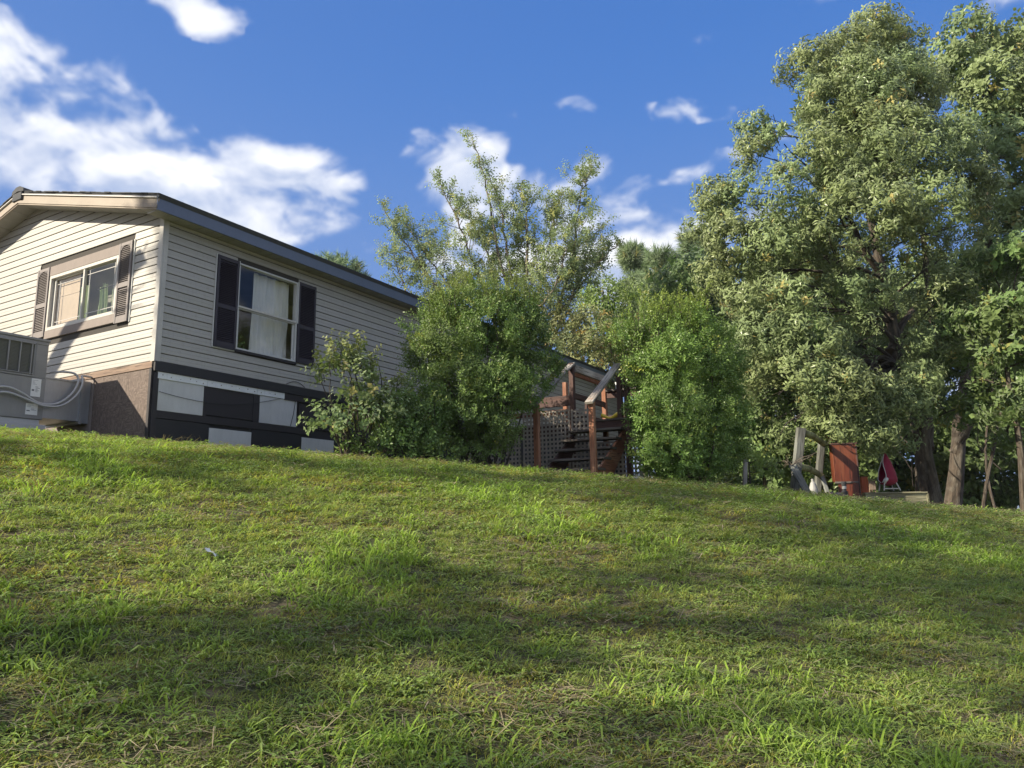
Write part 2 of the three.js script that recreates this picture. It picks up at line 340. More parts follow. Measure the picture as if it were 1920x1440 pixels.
{
  // walls with openings (structure behind the siding), floor, ceiling, a partition
  const w = new MB(), t = 0.1, r = WIN_R, l = WIN_L;
  w.box(0.02, r.x0, -0.02, 2.30, -t, -0.004).box(r.x1, LEN, -0.02, 2.30, -t, -0.004).box(r.x0, r.x1, -0.02, r.y0, -t, -0.004).box(r.x0, r.x1, r.y1, 2.30, -t, -0.004);
  w.box(0.004, t, -0.02, 2.30, l.z1, -0.1).box(0.004, t, -0.02, 2.30, -WID, l.z0).box(0.004, t, -0.02, l.y0, l.z0, l.z1).box(0.004, t, l.y1, 2.30, l.z0, l.z1);
  w.box(0.004, LEN, -0.02, 2.30, -WID, -WID + t).box(LEN - t, LEN, -0.02, 2.30, -WID + t, -t);
  w.prism(V(0, 0, 0), V(0, 0, -1), V(0, 1, 0), V(1, 0, 0).negate().negate(), [[-0.0, 2.302], [WID, 2.302], [WID / 2, roofUnder(-WID / 2) - 0.02]], 0.004, t);
  w.prism(V(0, 0, 0), V(0, 0, -1), V(0, 1, 0), V(1, 0, 0), [[-0.0, 2.302], [WID, 2.302], [WID / 2, roofUnder(-WID / 2) - 0.02]], LEN - t, LEN);
  w.build('wall', M.backing, house);
  const fl = new MB(); fl.box(0.1, LEN - 0.1, -0.08, -0.022, -WID + 0.1, -0.1); fl.build('floor', M.carpet, house);
  const ce = new MB(); ce.box(0.1, LEN - 0.1, 2.24, 2.298, -WID + 0.1, -0.1); ce.build('ceiling', M.inside, house);
  const pa = new MB(); pa.box(4.4, 4.5, -0.02, 2.24, -WID + 0.1, -0.1).box(0.12, 4.4, -0.02, 2.24, -4.5, -4.4).box(0.101, 0.115, -0.02, 0.86, -4.4, -0.1).box(0.101, 0.115, 1.9, 2.24, -4.4, -0.1); pa.build('partition', M.inside, house);
}
{ // siding: every course is a plank (joints staggered); long wall and gable
  const R = rng(11), cuts = [];
  const sect = (y) => [[0.0, y + COURSE - 0.012], [0.0, y + 0.002], [0.003, y - 0.001], [0.0135, y], [0.014, y + 0.010], [0.009, y + 0.055], [0.010, y + 0.062], [0.003, y + COURSE - 0.010]];
  const plankR = (x0, x1, y, lift) => { const b = new MB(); b.prism(V(0, 0, 0.001 + lift), V(0, 0, 1), V(0, 1, 0), V(1, 0, 0), sect(y).slice().reverse(), x0, x1, x0 * 1.7 + y * 31); return b; };
  for (let k = 0; k < 18; k++) {
    const y = k * COURSE + 0.003; let spans = [[0.062, LEN]];
    if (y + COURSE > WIN_R.y0 - 0.02 && y < WIN_R.y1) spans = [[0.062, 1.388], [2.772, LEN]];
    for (const [s0, s1] of spans) {
      let x = s0; const first = 1.4 + R() * 3.0; let n = 0;
      while (x < s1 - 0.01) {
        let e = n === 0 ? x + first : x + 3.66; if (s1 - e < 0.5) e = s1; n++;
        plankR(x, Math.min(e + 0.004, s1), y, (n % 2) * 0.0016).build('siding_plank', SIDINGS[(R() * 4) | 0], house); x = e;
      }
    }
  }
  for (let k = 0; k < 27; k++) {
    const y = k * COURSE + 0.003, top = y + 0.02;
    const zr = top < roofUnder(0) - 0.06 ? -0.062 : -(top - 2.24) / PITCH + 0.30, zl = -WID - zr;
    if (zr - zl < 0.3) continue;
    let spans = [[zl, zr]];
    if (y + COURSE > WIN_L.y0 - 0.14 && y < WIN_L.y1 + 0.17) spans = [[zl, -3.5], [-0.72, zr]];
    if (y < 0.02) spans = [[zl, -1.9], [-1.9, zr]];
    for (const [s0, s1] of spans) {
      if (s1 <= s0) continue;
      const cut = s1 - s0 > 3 ? s0 + (s1 - s0) * (0.25 + 0.5 * R()) : null, parts = cut ? [[s0, cut + 0.004, 0], [cut, s1, 0.0016]] : [[s0, s1, 0]];
      for (const [a, b, lift] of parts) { const m = new MB(); m.prism(V(-0.001 - lift, 0, 0), V(-1, 0, 0), V(0, 1, 0), V(0, 0, 1), sect(y).slice().reverse(), a, b, a * 1.3 + y * 17); m.build('siding_plank', SIDINGS[(R() * 4) | 0], house); }
    }
  }
  const cp = new MB(); cp.box(-0.026, 0.0, -0.01, 2.27, -0.075, 0.026, 0.004).box(0.0, 0.075, -0.01, 2.27, 0.0, 0.026, 0.004); cp.build('corner_trim', M.trimWhite, house);
}
{ // roof: two slopes with shingle courses, fascia, rake boards, soffits, ridge vent
  const zr = -WID / 2, yr = roofUnder(zr) + 0.10, X0 = -0.33, X1 = LEN + 0.35, n = V(0, 1, PITCH).normalize(), n2 = V(0, 1, -PITCH).normalize();
  const ro = new MB();
  ro.prism(V(0, 0, 0), V(0, 0, -1), V(0, 1, 0), V(1, 0, 0), [[-0.31, roofUnder(0.31) + 0.10], [-zr, yr], [-zr, yr + 0.05], [-0.34, roofUnder(0.34) + 0.155]], X0, X1);
  ro.prism(V(0, 0, 0), V(0, 0, -1), V(0, 1, 0), V(1, 0, 0), [[-zr, yr], [WID + 0.31, roofUnder(-WID - 0.31) + 0.10], [WID + 0.34, roofUnder(-WID - 0.34) + 0.155], [-zr, yr + 0.05]], X0, X1);
  const roof = ro.build('roof', M.shingle, house);
  const R = rng(21), sh = new MB();
  for (const side of [0, 1]) for (let k = 0; k < 30; k++) {              // shingle courses run from eave to ridge
    const s0 = 0.34 - k * 0.142, a = V(0, 0, 0);
    let x = X0 - 0.012 - R() * 0.02;
    const zc = side ? -WID - s0 : s0, y0 = roofUnder(zc) + 0.158;
    const run = V(0, 0, side ? 1 : -1).multiplyScalar(0.15); run.y = 0.15 * PITCH;
    const p = V(x, y0 + 0.006 + R() * 0.008, zc), q = V().copy(p).add(run);
    sh.beam(V(x, (p.y + q.y) / 2, (p.z + q.z) / 2), V(X1, (p.y + q.y) / 2, (p.z + q.z) / 2), 0.158, 0.012 + R() * 0.006, side ? n2 : n, 0);
  }
  tag(sh.build('shingle_courses', M.shingle, roof), null, null, null, 'stuff');
  const rv = new MB();
  rv.prism(V(0, 0, zr), V(0, 0, -1), V(0, 1, 0), V(1, 0, 0), [[-0.20, yr + 0.02], [0, yr + 0.055], [0.20, yr + 0.02], [0.19, yr + 0.085], [0.06, yr + 0.145], [-0.06, yr + 0.145], [-0.19, yr + 0.085]], X0 - 0.03, X1 + 0.03);
  rv.box(X0 - 0.035, X0 + 0.02, yr - 0.12, yr + 0.03, zr - 0.15, zr + 0.15, 0.01);
  rv.build('ridge_vent', M.shingle, roof);
  const fa = new MB(); fa.box(X0, X1, 2.215, 2.452, 0.28, 0.305, 0.004).box(X0, X1, 2.445, 2.47, 0.28, 0.33, 0.003); fa.build('eave_fascia', M.fascia, house);
  const fb = new MB(); fb.box(X0, X1, 2.215, 2.452, -WID - 0.305, -WID - 0.28, 0.004); fb.build('eave_fascia', M.fascia, house);
  for (let x = X0 + 0.03, k = 0; x < X1 - 0.05; x += 0.61, k++) {         // soffit panels under the eave, a groove between each two
    const s = new MB(); s.box(x + 0.003, Math.min(x + 0.604, X1 - 0.02), 2.224 + (k % 2) * 0.003, 2.238 + (k % 2) * 0.003, 0.012, 0.279, 0.003).box(x + 0.2, x + 0.206, 2.219, 2.2255 + (k % 2) * 0.003, 0.03, 0.26).box(x + 0.4, x + 0.406, 2.219, 2.2255 + (k % 2) * 0.003, 0.03, 0.26); s.build('soffit_panel', M.soffit, house);
  }
  // frieze under the soffit
  const fr = new MB(); fr.box(0.08, LEN, 2.195, 2.222, 0.001, 0.022, 0.003); fr.build('frieze_trim', M.trimWhite, house);
  for (const side of [0, 1]) {
    const P = (z, dy, x) => V(x, roofUnder(z) + dy, z), zs = side ? [-WID - 0.30, zr - 0.001] : [0.295, zr + 0.001], up = side ? n2 : n;
    const rk = new MB(); rk.beam(P(zs[0], 0.005, -0.318), P(zs[1], 0.005, -0.318), 0.022, 0.175, up, 0.004).beam(P(zs[0], -0.035, -0.335), P(zs[1], -0.035, -0.335), 0.014, 0.05, up, 0.004); rk.build('rake_board', M.rake, house);
    const re = new MB(); re.beam(P(zs[0], 0.106, -0.335), P(zs[1], 0.106, -0.335), 0.045, 0.02, up, 0.003); re.build('drip_edge', M.rakeEdge, house);
    const L = Math.abs(zs[0] - zs[1]); let k = 0;
    for (let s = 0; s < L - 0.05; s += 0.3, k++) {                        // rake soffit boards run out from the gable
      const z0 = side ? zs[0] + s : zs[0] - s, z1 = side ? Math.min(z0 + 0.296, zs[1]) : Math.max(z0 - 0.296, zs[1]), dy = -0.065 + (k % 2) * 0.003;
      const b = new MB(); b.beam(P(z0, dy, -0.155), P(z1, dy, -0.155), 0.30, 0.014, up, 0.003); b.build('soffit_board', M.soffit, house);
    }
  }
}
// ---- windows and shutters
function shutterLouvres(x0, x1, y0, y1, f, arch) { // louvred shutter in a plane (u, y, out) given by f
  const b = new MB(), l = new MB(), fw = 0.045, mid = (y0 + y1) / 2 - (arch ? 0.05 : 0.08), hgt = 0.03;
  const bar = (u0, u1, a0, a1, d0, d1) => b.beam(f((u0 + u1) / 2, a0, (d0 + d1) / 2), f((u0 + u1) / 2, a1, (d0 + d1) / 2), Math.abs(u1 - u0), d1 - d0, f(0, 0, 1).sub(f(0, 0, 0)), 0.004);
  bar(x0, x0 + fw, y0, y1, 0.019, 0.019 + hgt); bar(x1 - fw, x1, y0, y1, 0.019, 0.019 + hgt);
  const rail = (a0, a1) => bar(x0 + fw, x1 - fw, a0, a1, 0.019, 0.019 + hgt - 0.003);
  rail(y0, y0 + 0.10); rail(mid - 0.035, mid + 0.035); rail(y1 - (arch ? 0.05 : 0.06), y1);
  bar(x0 + fw, x1 - fw, y0 + 0.02, y1 - 0.02, 0.0185, 0.0225);
  if (arch) { const n = 12, w = (x1 - x0 - 2 * fw) / 2, cx = (x0 + x1) / 2, yb = y1 - 0.05; for (let i = 0; i < n; i++) { const u0 = -1 + 2 * i / n, u1 = -1 + 2 * (i + 1) / n, um = (u0 + u1) / 2, hh = w * (1 - Math.sqrt(Math.max(0, 1 - um * um))) * 0.8 + 0.002; bar(cx + u0 * w, cx + u1 * w, yb - hh, yb, 0.019, 0.044); } }
  const step = 0.031;
  for (const [a, c] of [[y0 + 0.10, mid - 0.035], [mid + 0.035, y1 - (arch ? 0.05 : 0.06)]]) for (let y = a + 0.012; y < c - 0.012; y += step) {
    const n = f(0, 0.022, -0.018).sub(f(0, 0, 0));
    l.beam(f(x0 + fw, y, 0.033), f(x1 - fw, y, 0.033), 0.0045, 0.030, n, 0);
  }
  return [b, l];
}
const onLong = (u, y, d) => V(u, y, d), onGable = (u, y, d) => V(-d, y, u);
const shutters = [[0.975, 1.405, 0.41, 1.965, onLong, 0], [2.757, 3.19, 0.44, 1.975, onLong, 0], [-3.51, -3.13, 0.79, 2.045, onGable, 1], [-1.075, -0.725, 0.715, 2.045, onGable, 1]];
shutters.forEach(([u0, u1, y0, y1, f, arch]) => {
  const [b, l] = shutterLouvres(u0, u1, y0, y1, f, arch), mat = arch ? M.taupeShutter : M.darkShutter;
  const s = b.build('shutter', mat, house); tag(l.build('louvres', mat, s), null, null, null, 'stuff');
});
function sheet(u0, u1, y0, y1, depth, f, fold, nx, ny, edge) { // hanging curtain with folds
  const b = new MB(), P = (i, j) => { const s = i / nx, t = j / ny, uu = lerp(u0, u1, s), yy = lerp(y0, y1, t), ex = edge ? edge(s, t) : 0; return f(uu + ex, yy, depth + fold(s, t)); };
  for (let i = 0; i < nx; i++) for (let j = 0; j < ny; j++) b.quad(P(i, j), P(i + 1, j), P(i + 1, j + 1), P(i, j + 1), i * 0.05, j * 0.05);
  return b;
}
{ // single-hung window on the long wall
  const { x0, x1, y0, y1 } = WIN_R, fr = new MB();
  fr.box(x0, x0 + 0.035, y0, y1, -0.07, 0.024, 0.003).box(x1 - 0.03, x1, y0, y1, -0.07, 0.024, 0.003).box(x0 + 0.035, x1 - 0.03, y1 - 0.03, y1, -0.07, 0.022, 0.003).box(x0 + 0.035, x1 - 0.03, y0, y0 + 0.03, -0.07, 0.022, 0.003);
  const w = fr.build('window', M.greyFrame, house);
  const ra = new MB(); ra.box(x0 + 0.004, x1 - 0.004, 1.17, 1.205, -0.03, 0.03, 0.004).box(x0 + 0.005, x1 - 0.005, 1.148, 1.163, -0.03, 0.015, 0.003); ra.build('meeting_rail', M.vinylFrame, w);
  const sa = new MB(); sa.box(x0 + 0.04, x0 + 0.075, y0 + 0.03, 1.15, -0.045, -0.012, 0.003).box(x1 - 0.065, x1 - 0.035, y0 + 0.03, 1.15, -0.045, -0.012, 0.003).box(x0 + 0.04, x0 + 0.055, 1.2, y1 - 0.03, -0.045, -0.012, 0.003); sa.build('sash', M.greyFrame, w);
  const p1 = new MB(); p1.quad(V(x0 + 0.035, 1.2, -0.02), V(x1 - 0.03, 1.2, -0.02), V(x1 - 0.03, y1 - 0.03, -0.02), V(x0 + 0.035, y1 - 0.03, -0.02)); p1.build('pane', M.glass, w);
  const p2 = new MB(); p2.quad(V(x0 + 0.035, y0 + 0.03, -0.03), V(x1 - 0.03, y0 + 0.03, -0.03), V(x1 - 0.03, 1.17, -0.03), V(x0 + 0.035, 1.17, -0.03)); p2.build('pane', M.glass, w);
  const fold = (s, t) => 0.018 * Math.sin(s * 24 + 1.3 * Math.sin(t * 3)) + 0.008 * Math.sin(s * 55 + t * 2) + 0.012 * noise(s * 7, t * 5, 2.5);
  sheet(x0 + 0.45, x1 - 0.06, y0 + 0.02, y1 - 0.02, -0.16, onLong, fold, 60, 14, (s, t) => (s > 0.5 ? -0.10 * smooth(0.5, 0.0, t) * (s - 0.5) * 2 : 0.0) + (s < 0.2 ? -0.03 * (1 - t) : 0)).build('lace_curtain', M.lace, w);
  sheet(x1 - 0.20, x1 - 0.03, y0 + 0.02, y1 - 0.02, -0.21, onLong, fold, 12, 8).build('side_curtain', M.lace, w);
  const sill = new MB(); sill.box(1.408, 2.757, 0.395, 0.443, 0.0, 0.04, 0.004); sill.build('sill_board', M.blackBoard, house);
  const jt = new MB(); jt.box(0.955, 0.974, 0.40, 1.98, 0.0, 0.03, 0.003).box(0.955, 1.40, 0.392, 0.408, 0.0, 0.03, 0.003).box(2.76, 3.2, 0.392, 0.408, 0.0, 0.03, 0.003).box(1.406, 1.418, 0.46, 1.975, 0.024, 0.05, 0.003).box(2.742, 2.756, 1.17, 1.965, 0.024, 0.05, 0.003); jt.build('window_channel', M.greyFrame, house);
  const pl = new MB(), R = rng(5); // a leafy pot plant behind the left of the lower sash
  for (let i = 0; i < 70; i++) { const c = V(x0 + 0.12 + R() * 0.22, y0 + 0.05 + R() * R() * 0.34, -0.14 - R() * 0.12), a = R() * 6.28, l = 0.03 + R() * 0.03, u = V(Math.cos(a), 0.4 + R() * 0.5, Math.sin(a)).normalize(), s = V(-Math.sin(a), 0, Math.cos(a)).multiplyScalar(l * 0.45); pl.tri(c, V().copy(c).addScaledVector(u, l).add(s), V().copy(c).addScaledVector(u, 2 * l)); pl.tri(c, V().copy(c).addScaledVector(u, 2 * l), V().copy(c).addScaledVector(u, l).sub(s)); }
  pl.build('pot_plant', phys({ color: RGB(0.10, 0.17, 0.07), transmission: 0.3, roughness: 1, side: THREE.DoubleSide }), w);
}
{ // sliding window on the gable, with header and apron boards
  const { z0, z1, y0, y1 } = WIN_L, g = (b, u0, u1, a0, a1, d0, d1, ch = 0.003) => b.box(-d1, -d0, a0, a1, u0, u1, ch);
  const fr = new MB(); g(fr, z0, z0 + 0.05, y0, y1, -0.07, 0.03); g(fr, z1 - 0.05, z1, y0, y1, -0.07, 0.03); g(fr, z0 + 0.05, z1 - 0.05, y1 - 0.055, y1, -0.07, 0.032); g(fr, z0 + 0.05, z1 - 0.05, y0, y0 + 0.06, -0.07, 0.032);
  const w = fr.build('window', M.vinylFrame, house), zm = -2.08;
  const mu = new MB(); g(mu, zm - 0.022, zm + 0.022, y0 + 0.06, y1 - 0.055, -0.03, 0.022); mu.build('mullion', M.vinylFrame, w);
  const gr = new MB(); g(gr, z0 + 0.09, z0 + 0.12, y0 + 0.06, y1 - 0.055, -0.05, -0.02);
  g(gr, z0 + 0.12, zm - 0.022, y0 + 0.055, y0 + 0.075, -0.05, -0.02); g(gr, z0 + 0.12, zm - 0.022, y1 - 0.075, y1 - 0.055, -0.05, -0.02); gr.build('sash', M.greyFrame, w);
  for (const [a, b, d] of [[z0 + 0.12, zm - 0.022, -0.038], [zm + 0.022, z1 - 0.05, -0.012]]) {
    const p = new MB(), q = (u, y) => onGable(u, y, d); p.quad(q(b, y0 + 0.055), q(a, y0 + 0.055), q(a, y1 - 0.05), q(b, y1 - 0.05)); p.build('pane', M.glass, w);
    const m = new MB(), d1 = d - 0.003, d0 = d - 0.010, k = 0.005; for (const u of [a + 0.10, b - 0.10]) g(m, u - k, u + k, y0 + 0.055, y1 - 0.05, d0, d1, 0); for (const y of [y0 + 0.155, y1 - 0.155]) g(m, a, b, y - k, y + k, d0 - 0.0005, d1 - 0.0005, 0); m.build('glazing_bars', M.vinylFrame, w);
  }
  const cu = [[-2.02, -1.93, 0.60], [-1.93, -1.86, 0.65], [-1.86, -1.79, 0.62], [-1.62, -1.58, 0.5], [-1.54, -1.45, 0.72], [-1.36, -1.33, 0.65], [-1.30, -1.20, 0.66]];
  for (const [a, b, h] of cu) { const f = (s, t) => 0.02 * Math.sin(s * 9) + 0.01 * Math.sin(t * 5 + a * 9); sheet(a, b, y0 - 0.1, y0 + 0.07 + h, -0.24, onGable, f, 8, 8, (s, t) => (s - 0.5) * 0.04 * (t - 0.8)).build('curtain_strip', M.greenCurtain, w); }
  sheet(-2.37, -2.10, y0 - 0.0, y0 + 0.70, -0.11, onGable, (s, t) => 0.012 * Math.sin(s * 22), 30, 6).build('curtain_strip', M.greenCurtain, w);
  const bl = new MB(); bl.quad(onGable(-2.36, y0 + 0.03, -0.085), onGable(-3.10, y0 + 0.03, -0.085), onGable(-3.10, y1 - 0.02, -0.085), onGable(-2.36, y1 - 0.02, -0.085)); bl.box(0.080, 0.084, 1.50, 1.515, -3.10, -2.36); bl.build('fabric_blind', phys({ color: RGB(0.50, 0.41, 0.31), map: T.paint, roughness: 1, transmission: 0.15, side: THREE.DoubleSide }), w);
  const bk = new MB(); bk.quad(onGable(-1.3, y0 - 0.4, -0.42), onGable(-3.3, y0 - 0.4, -0.42), onGable(-3.3, y1 + 0.2, -0.42), onGable(-1.3, y1 + 0.2, -0.42)); bk.build('reflection_sheet', std({ color: RGB(0.22, 0.22, 0.19), map: T.paint, roughness: 1, side: THREE.DoubleSide }), w);  // added sheet; its grey stands in for the reflection in the right pane
  const rod = new MB(); rod.tube([onGable(-2.06, y0 + 0.635, -0.22), onGable(-1.15, y0 + 0.645, -0.22)], 0.007, 6); rod.build('curtain_rod', M.darkGap, w);
  const hd = new MB(); g(hd, -3.20, -1.08, y1 + 0.002, 2.05, 0.0, 0.034, 0.004); hd.build('header_board', M.taupe, house);
  const ap = new MB(); g(ap, -3.13, -1.08, 0.742, y0 - 0.002, 0.0, 0.034, 0.004); ap.build('apron_board', M.taupe, house);
  const st = new MB(); g(st, -0.722, -0.69, 0.70, 2.06, 0.0, 0.024, 0.003); st.build('window_channel', M.greyFrame, house);
}
{ // skirting of the long wall: black boards, white panels and a nailed white metal strip
  const B = (n, m, x0, x1, y0, y1, d0, d1, ch = 0.003) => { const b = new MB(); b.box(x0, x1, y0, y1, d0, d1, ch); return b.build(n, m, house); };
  const sw = new MB(); sw.box(0.0, LEN, -1.75, -0.03, -0.10, -0.03).box(0.0, 0.07, -1.75, -0.03, -WID, -0.10).box(0.0, LEN, -1.75, -0.03, -WID, -WID + 0.07).box(LEN - 0.1, LEN, -1.75, -0.03, -WID + 0.07, -0.1); sw.build('skirting', M.black, house);
  B('band_board', M.black, -0.01, 5.2, -0.155, -0.006, -0.03, 0.034); B('band_board', M.black, 5.204, LEN, -0.157, -0.006, -0.03, 0.034);
  const strip = [[0.062, 0.93], [0.934, 1.925], [1.93, 2.535]];
  const R = rng(8);
  for (const [a, b] of strip) { const s = B('metal_strip', M.metalWhite, a, b, -0.262, -0.158, -0.03, 0.012, 0.002); const h = new MB(); for (let x = a + 0.08; x < b - 0.05; x += 0.10 + R() * 0.14) { const y = -0.195 - R() * 0.035, r = 0.005 + R() * 0.006; h.tube([V(x, y, 0.008), V(x, y, 0.0145)], r, 7); } tag(h.build('nail_holes', M.nail, s), null, null, null, 'stuff'); }
  B('panel', M.panelWhite, 0.09, 0.88, -0.742, -0.264, -0.03, -0.002); B('panel', M.panelWhite, 2.0, 2.84, -0.738, -0.264, -0.03, -0.002);
  B('panel', M.panelWhite, 1.02, 1.853, -1.45, -0.92, -0.03, -0.004); B('panel', M.panelWhite, 2.99, 3.81, -1.5, -0.91, -0.03, -0.004);
  B('panel', M.blackBoard, 0.95, 1.86, -0.72, -0.262, -0.03, -0.010); B('panel', M.blackBoard, 2.9, 4.2, -0.74, -0.28, -0.03, -0.008);
  B('skirt_board', M.blackBoard, 0.07, 3.2, -0.86, -0.744, -0.03, 0.003); B('skirt_board', M.blackBoard, 2.54, 5.2, -0.272, -0.158, -0.03, 0.020);
  B('skirt_board', M.black, 0.07, 1.015, -1.5, -0.864, -0.03, -0.006); B('skirt_board', M.black, 1.858, 2.985, -1.5, -0.864, -0.03, -0.007);
  B('skirt_post', M.blackBoard, 0.0, 0.085, -1.6, -0.17, -0.03, 0.010); B('skirt_post', M.blackBoard, 0.884, 0.948, -0.742, -0.264, -0.03, 0.001); B('skirt_post', M.blackBoard, 1.864, 1.996, -0.742, -0.266, -0.03, 0.001);
  const c = new MB(), pts = []; for (let i = 0; i <= 24; i++) { const s = i / 24; pts.push(V(lerp(0.1, 2.45, s), -0.46 + 0.20 * s * s - 0.10 * Math.sin(s * 3.1), 0.012)); } c.tube(pts, 0.004, 5);
  const p2 = []; for (let i = 0; i <= 10; i++) { const s = i / 10; p2.push(V(2.55 + 0.45 * s, 0.01 + 0.075 * Math.sin(s * 3.14), 0.026)); } c.tube(p2, 0.005, 5); c.tube([V(2.78, -0.275, 0.022), V(2.76, -0.5, 0.01), V(2.70, -0.735, 0.008)], 0.005, 5);
  c.build('cable', M.darkGap, house);
}
{ // gable skirting: chipboard sheet, trim boards, grey board next to the duct
  const o = new MB(); o.box(-0.018, 0.0, -1.5, -0.118, -1.50, -0.075, 0.002); o.build('chipboard_sheet', M.osb, house);
  const t = new MB(); t.box(-0.03, 0.0, -0.112, -0.01, -1.62, -0.02, 0.004); t.build('trim_board', M.tanwood, house);
  const t2 = new MB(); t2.box(-0.026, 0.0, -0.11, -0.012, -WID, -1.624, 0.004); t2.build('trim_board', M.tanwood, house);
  const t3 = new MB(); t3.box(-0.032, -0.005, -1.5, -0.118, -0.072, -0.012, 0.004); t3.build('corner_post', M.blackBoard, house);
  const t4 = new MB(); t4.box(-0.03, -0.002, -1.5, -0.13, -1.62, -1.505, 0.003); t4.build('skirt_board', M.taupe, house);
  const t5 = new MB(); t5.box(-0.016, 0.0, -1.5, -0.118, -WID, -1.624, 0.003); t5.build('skirt_board', M.taupe, house);
}
// ---------------------------------------------------------------- the packaged air-conditioning unit, its duct and conduits
{
  const bx0 = -2.35, bx1 = -0.755, z1 = -1.5, z0 = -2.75, y0 = -0.86, y1 = 0.345, gy = yGround(-1.5, -2);
  const u = thingH('air_conditioner', 'grey outdoor air conditioner with louvred panel and white labels beside the gable', 'air conditioner', [-1.5, gy, -2.1]);
  const c = new MB(); c.box(bx0, bx1, y0, y1 - 0.02, z0, z1 - 0.06, 0.012).box(bx0, bx1, y0, -0.236, z1 - 0.061, z1, 0.008).box(bx0, bx1, 0.268, y1 - 0.021, z1 - 0.061, z1, 0.008).box(-0.957, bx1, -0.235, 0.267, z1 - 0.061, z1 - 0.001, 0.008).box(bx0, -2.2, -0.235, 0.267, z1 - 0.061, z1 - 0.001, 0.008).box(bx0 - 0.012, bx1 + 0.012, y1 - 0.02, y1 + 0.02, z0 - 0.012, z1 + 0.012, 0.008).box(bx0, bx1 - 0.18, -0.235, -0.205, z1, z1 + 0.012, 0.003).box(-0.93, -0.922, -0.2, y1 - 0.03, z1, z1 + 0.006).box(bx0, bx1 - 0.01, -0.56, -0.552, z1, z1 + 0.005);
  c.build('cabinet', M.greyUnit, u);
  const dk = new MB(); dk.box(-2.2, -0.96, -0.205, 0.265, z1 - 0.0595, z1 - 0.05); dk.build('coil', M.louvre, u);
  const lv = new MB(); for (let y = -0.185; y < 0.25; y += 0.0205) lv.beam(V(-2.2, y, z1 - 0.012), V(-0.96, y, z1 - 0.012), 0.003, 0.019, V(0, 0.75, 0.66), 0);
  tag(lv.build('louvres', M.louvre, u), null, null, null, 'stuff');
  const dv = new MB(); for (let x = -2.1; x < -0.93; x += 0.158) dv.box(x - 0.009, x + 0.009, -0.2, 0.262, z1 - 0.001, z1 + 0.02, 0.003); dv.box(-2.2, -0.955, 0.256, 0.275, z1, z1 + 0.024, 0.003).box(-2.2, -0.955, -0.2, -0.188, z1, z1 + 0.0255, 0.003); dv.build('guard', M.greyUnit, u);
  const ba = new MB(); ba.box(bx0 + 0.02, bx1 - 0.03, y0 - 0.075, y0 - 0.001, z0 + 0.05, z1 - 0.02, 0.006).box(bx0 - 0.05, bx1 + 0.04, Math.min(gy - 0.05, -1.05), y0 - 0.077, z0 - 0.05, z1 + 0.03, 0.01); ba.build('base', M.conduit, u);
  const label = (sx, sy, w, h, rows) => {
    const cv = document.createElement('canvas'); cv.width = 128; cv.height = 160; const g = cv.getContext('2d'); g.fillStyle = '#dcdcda'; g.fillRect(0, 0, 128, 160); g.fillStyle = '#6a6a70'; const R = rng(rows * 7);
    g.fillRect(10, 96, 34, 16); for (let i = 0; i < rows; i++) g.fillRect(54 + R() * 8, 70 + i * 11, 20 + R() * 40, 4); for (let i = 0; i < 5; i++) g.fillRect(12 + R() * 6, 14 + i * 9, 20 + R() * 60, 2);
    const t = new THREE.CanvasTexture(cv); t.colorSpace = THREE.SRGBColorSpace; const b = new MB(); b.p = []; const z = z1 + 0.0075;
    const q = [V(sx, sy, z), V(sx + w, sy, z), V(sx + w, sy + h, z), V(sx, sy + h, z)]; b.tri(q[0], q[1], q[2], [0, 0], [1, 0], [1, 1]).tri(q[0], q[2], q[3], [0, 0], [1, 1], [0, 1]);
    b.box(sx, sx + w, sy, sy + h, z1, z - 0.001); b.build('label', std({ map: t, roughness: 0.5 }), u);
  };
  label(-0.955, -0.525, 0.135, 0.27, 5); label(-1.0, -0.80, 0.165, 0.165, 3);
  const d = thingH('air_duct', 'galvanised metal duct between the air conditioner and the gable wall', 'duct', [-0.4, yGround(-0.4, -2), -2]);
  const db = new MB(); db.box(bx1 + 0.006, -0.20, -0.82, -0.205, -2.5, -1.56, 0.006); db.build('duct_body', M.galv, d);
  const fl = new MB(); fl.box(-0.20, -0.16, -0.86, -0.13, -2.54, -1.53, 0.005).box(-0.158, -0.034, -0.84, -0.17, -2.5, -1.57, 0.005); fl.build('flange', M.galv, d);
  const lip = new MB(); lip.box(bx1 + 0.01, -0.205, -0.215, -0.190, -2.51, -1.545, 0.004); lip.build('top_lip', M.galv, d);
  const tb = (pts, r) => { const cv = new THREE.CatmullRomCurve3(pts.map((p) => V(...p))); const b = new MB(); b.tube(cv.getPoints(48), r, 8); return b; };
  const pg = thingH('conduit', 'upper of two grey flexible conduits curving past the air conditioner', 'conduit', [-0.9, yGround(-0.9, -1.4), -1.4]);
  tb([[-2.3, -0.52, -1.43], [-1.6, -0.5, -1.44], [-1.3, -0.44, -1.44], [-1.1, -0.50, -1.44], [-0.85, -0.625, -1.43], [-0.6, -0.60, -1.44], [-0.40, -0.44, -1.45], [-0.30, -0.26, -1.47], [-0.28, -0.15, -1.5], [-0.32, -0.085, -1.53], [-0.45, -0.07, -1.58], [-0.6, -0.09, -1.7]], 0.017).build('tube', M.conduit, pg);
  const ph = thingH('conduit', 'lower of two grey flexible conduits curving past the air conditioner', 'conduit', [-0.9, yGround(-0.9, -1.4), -1.38]);
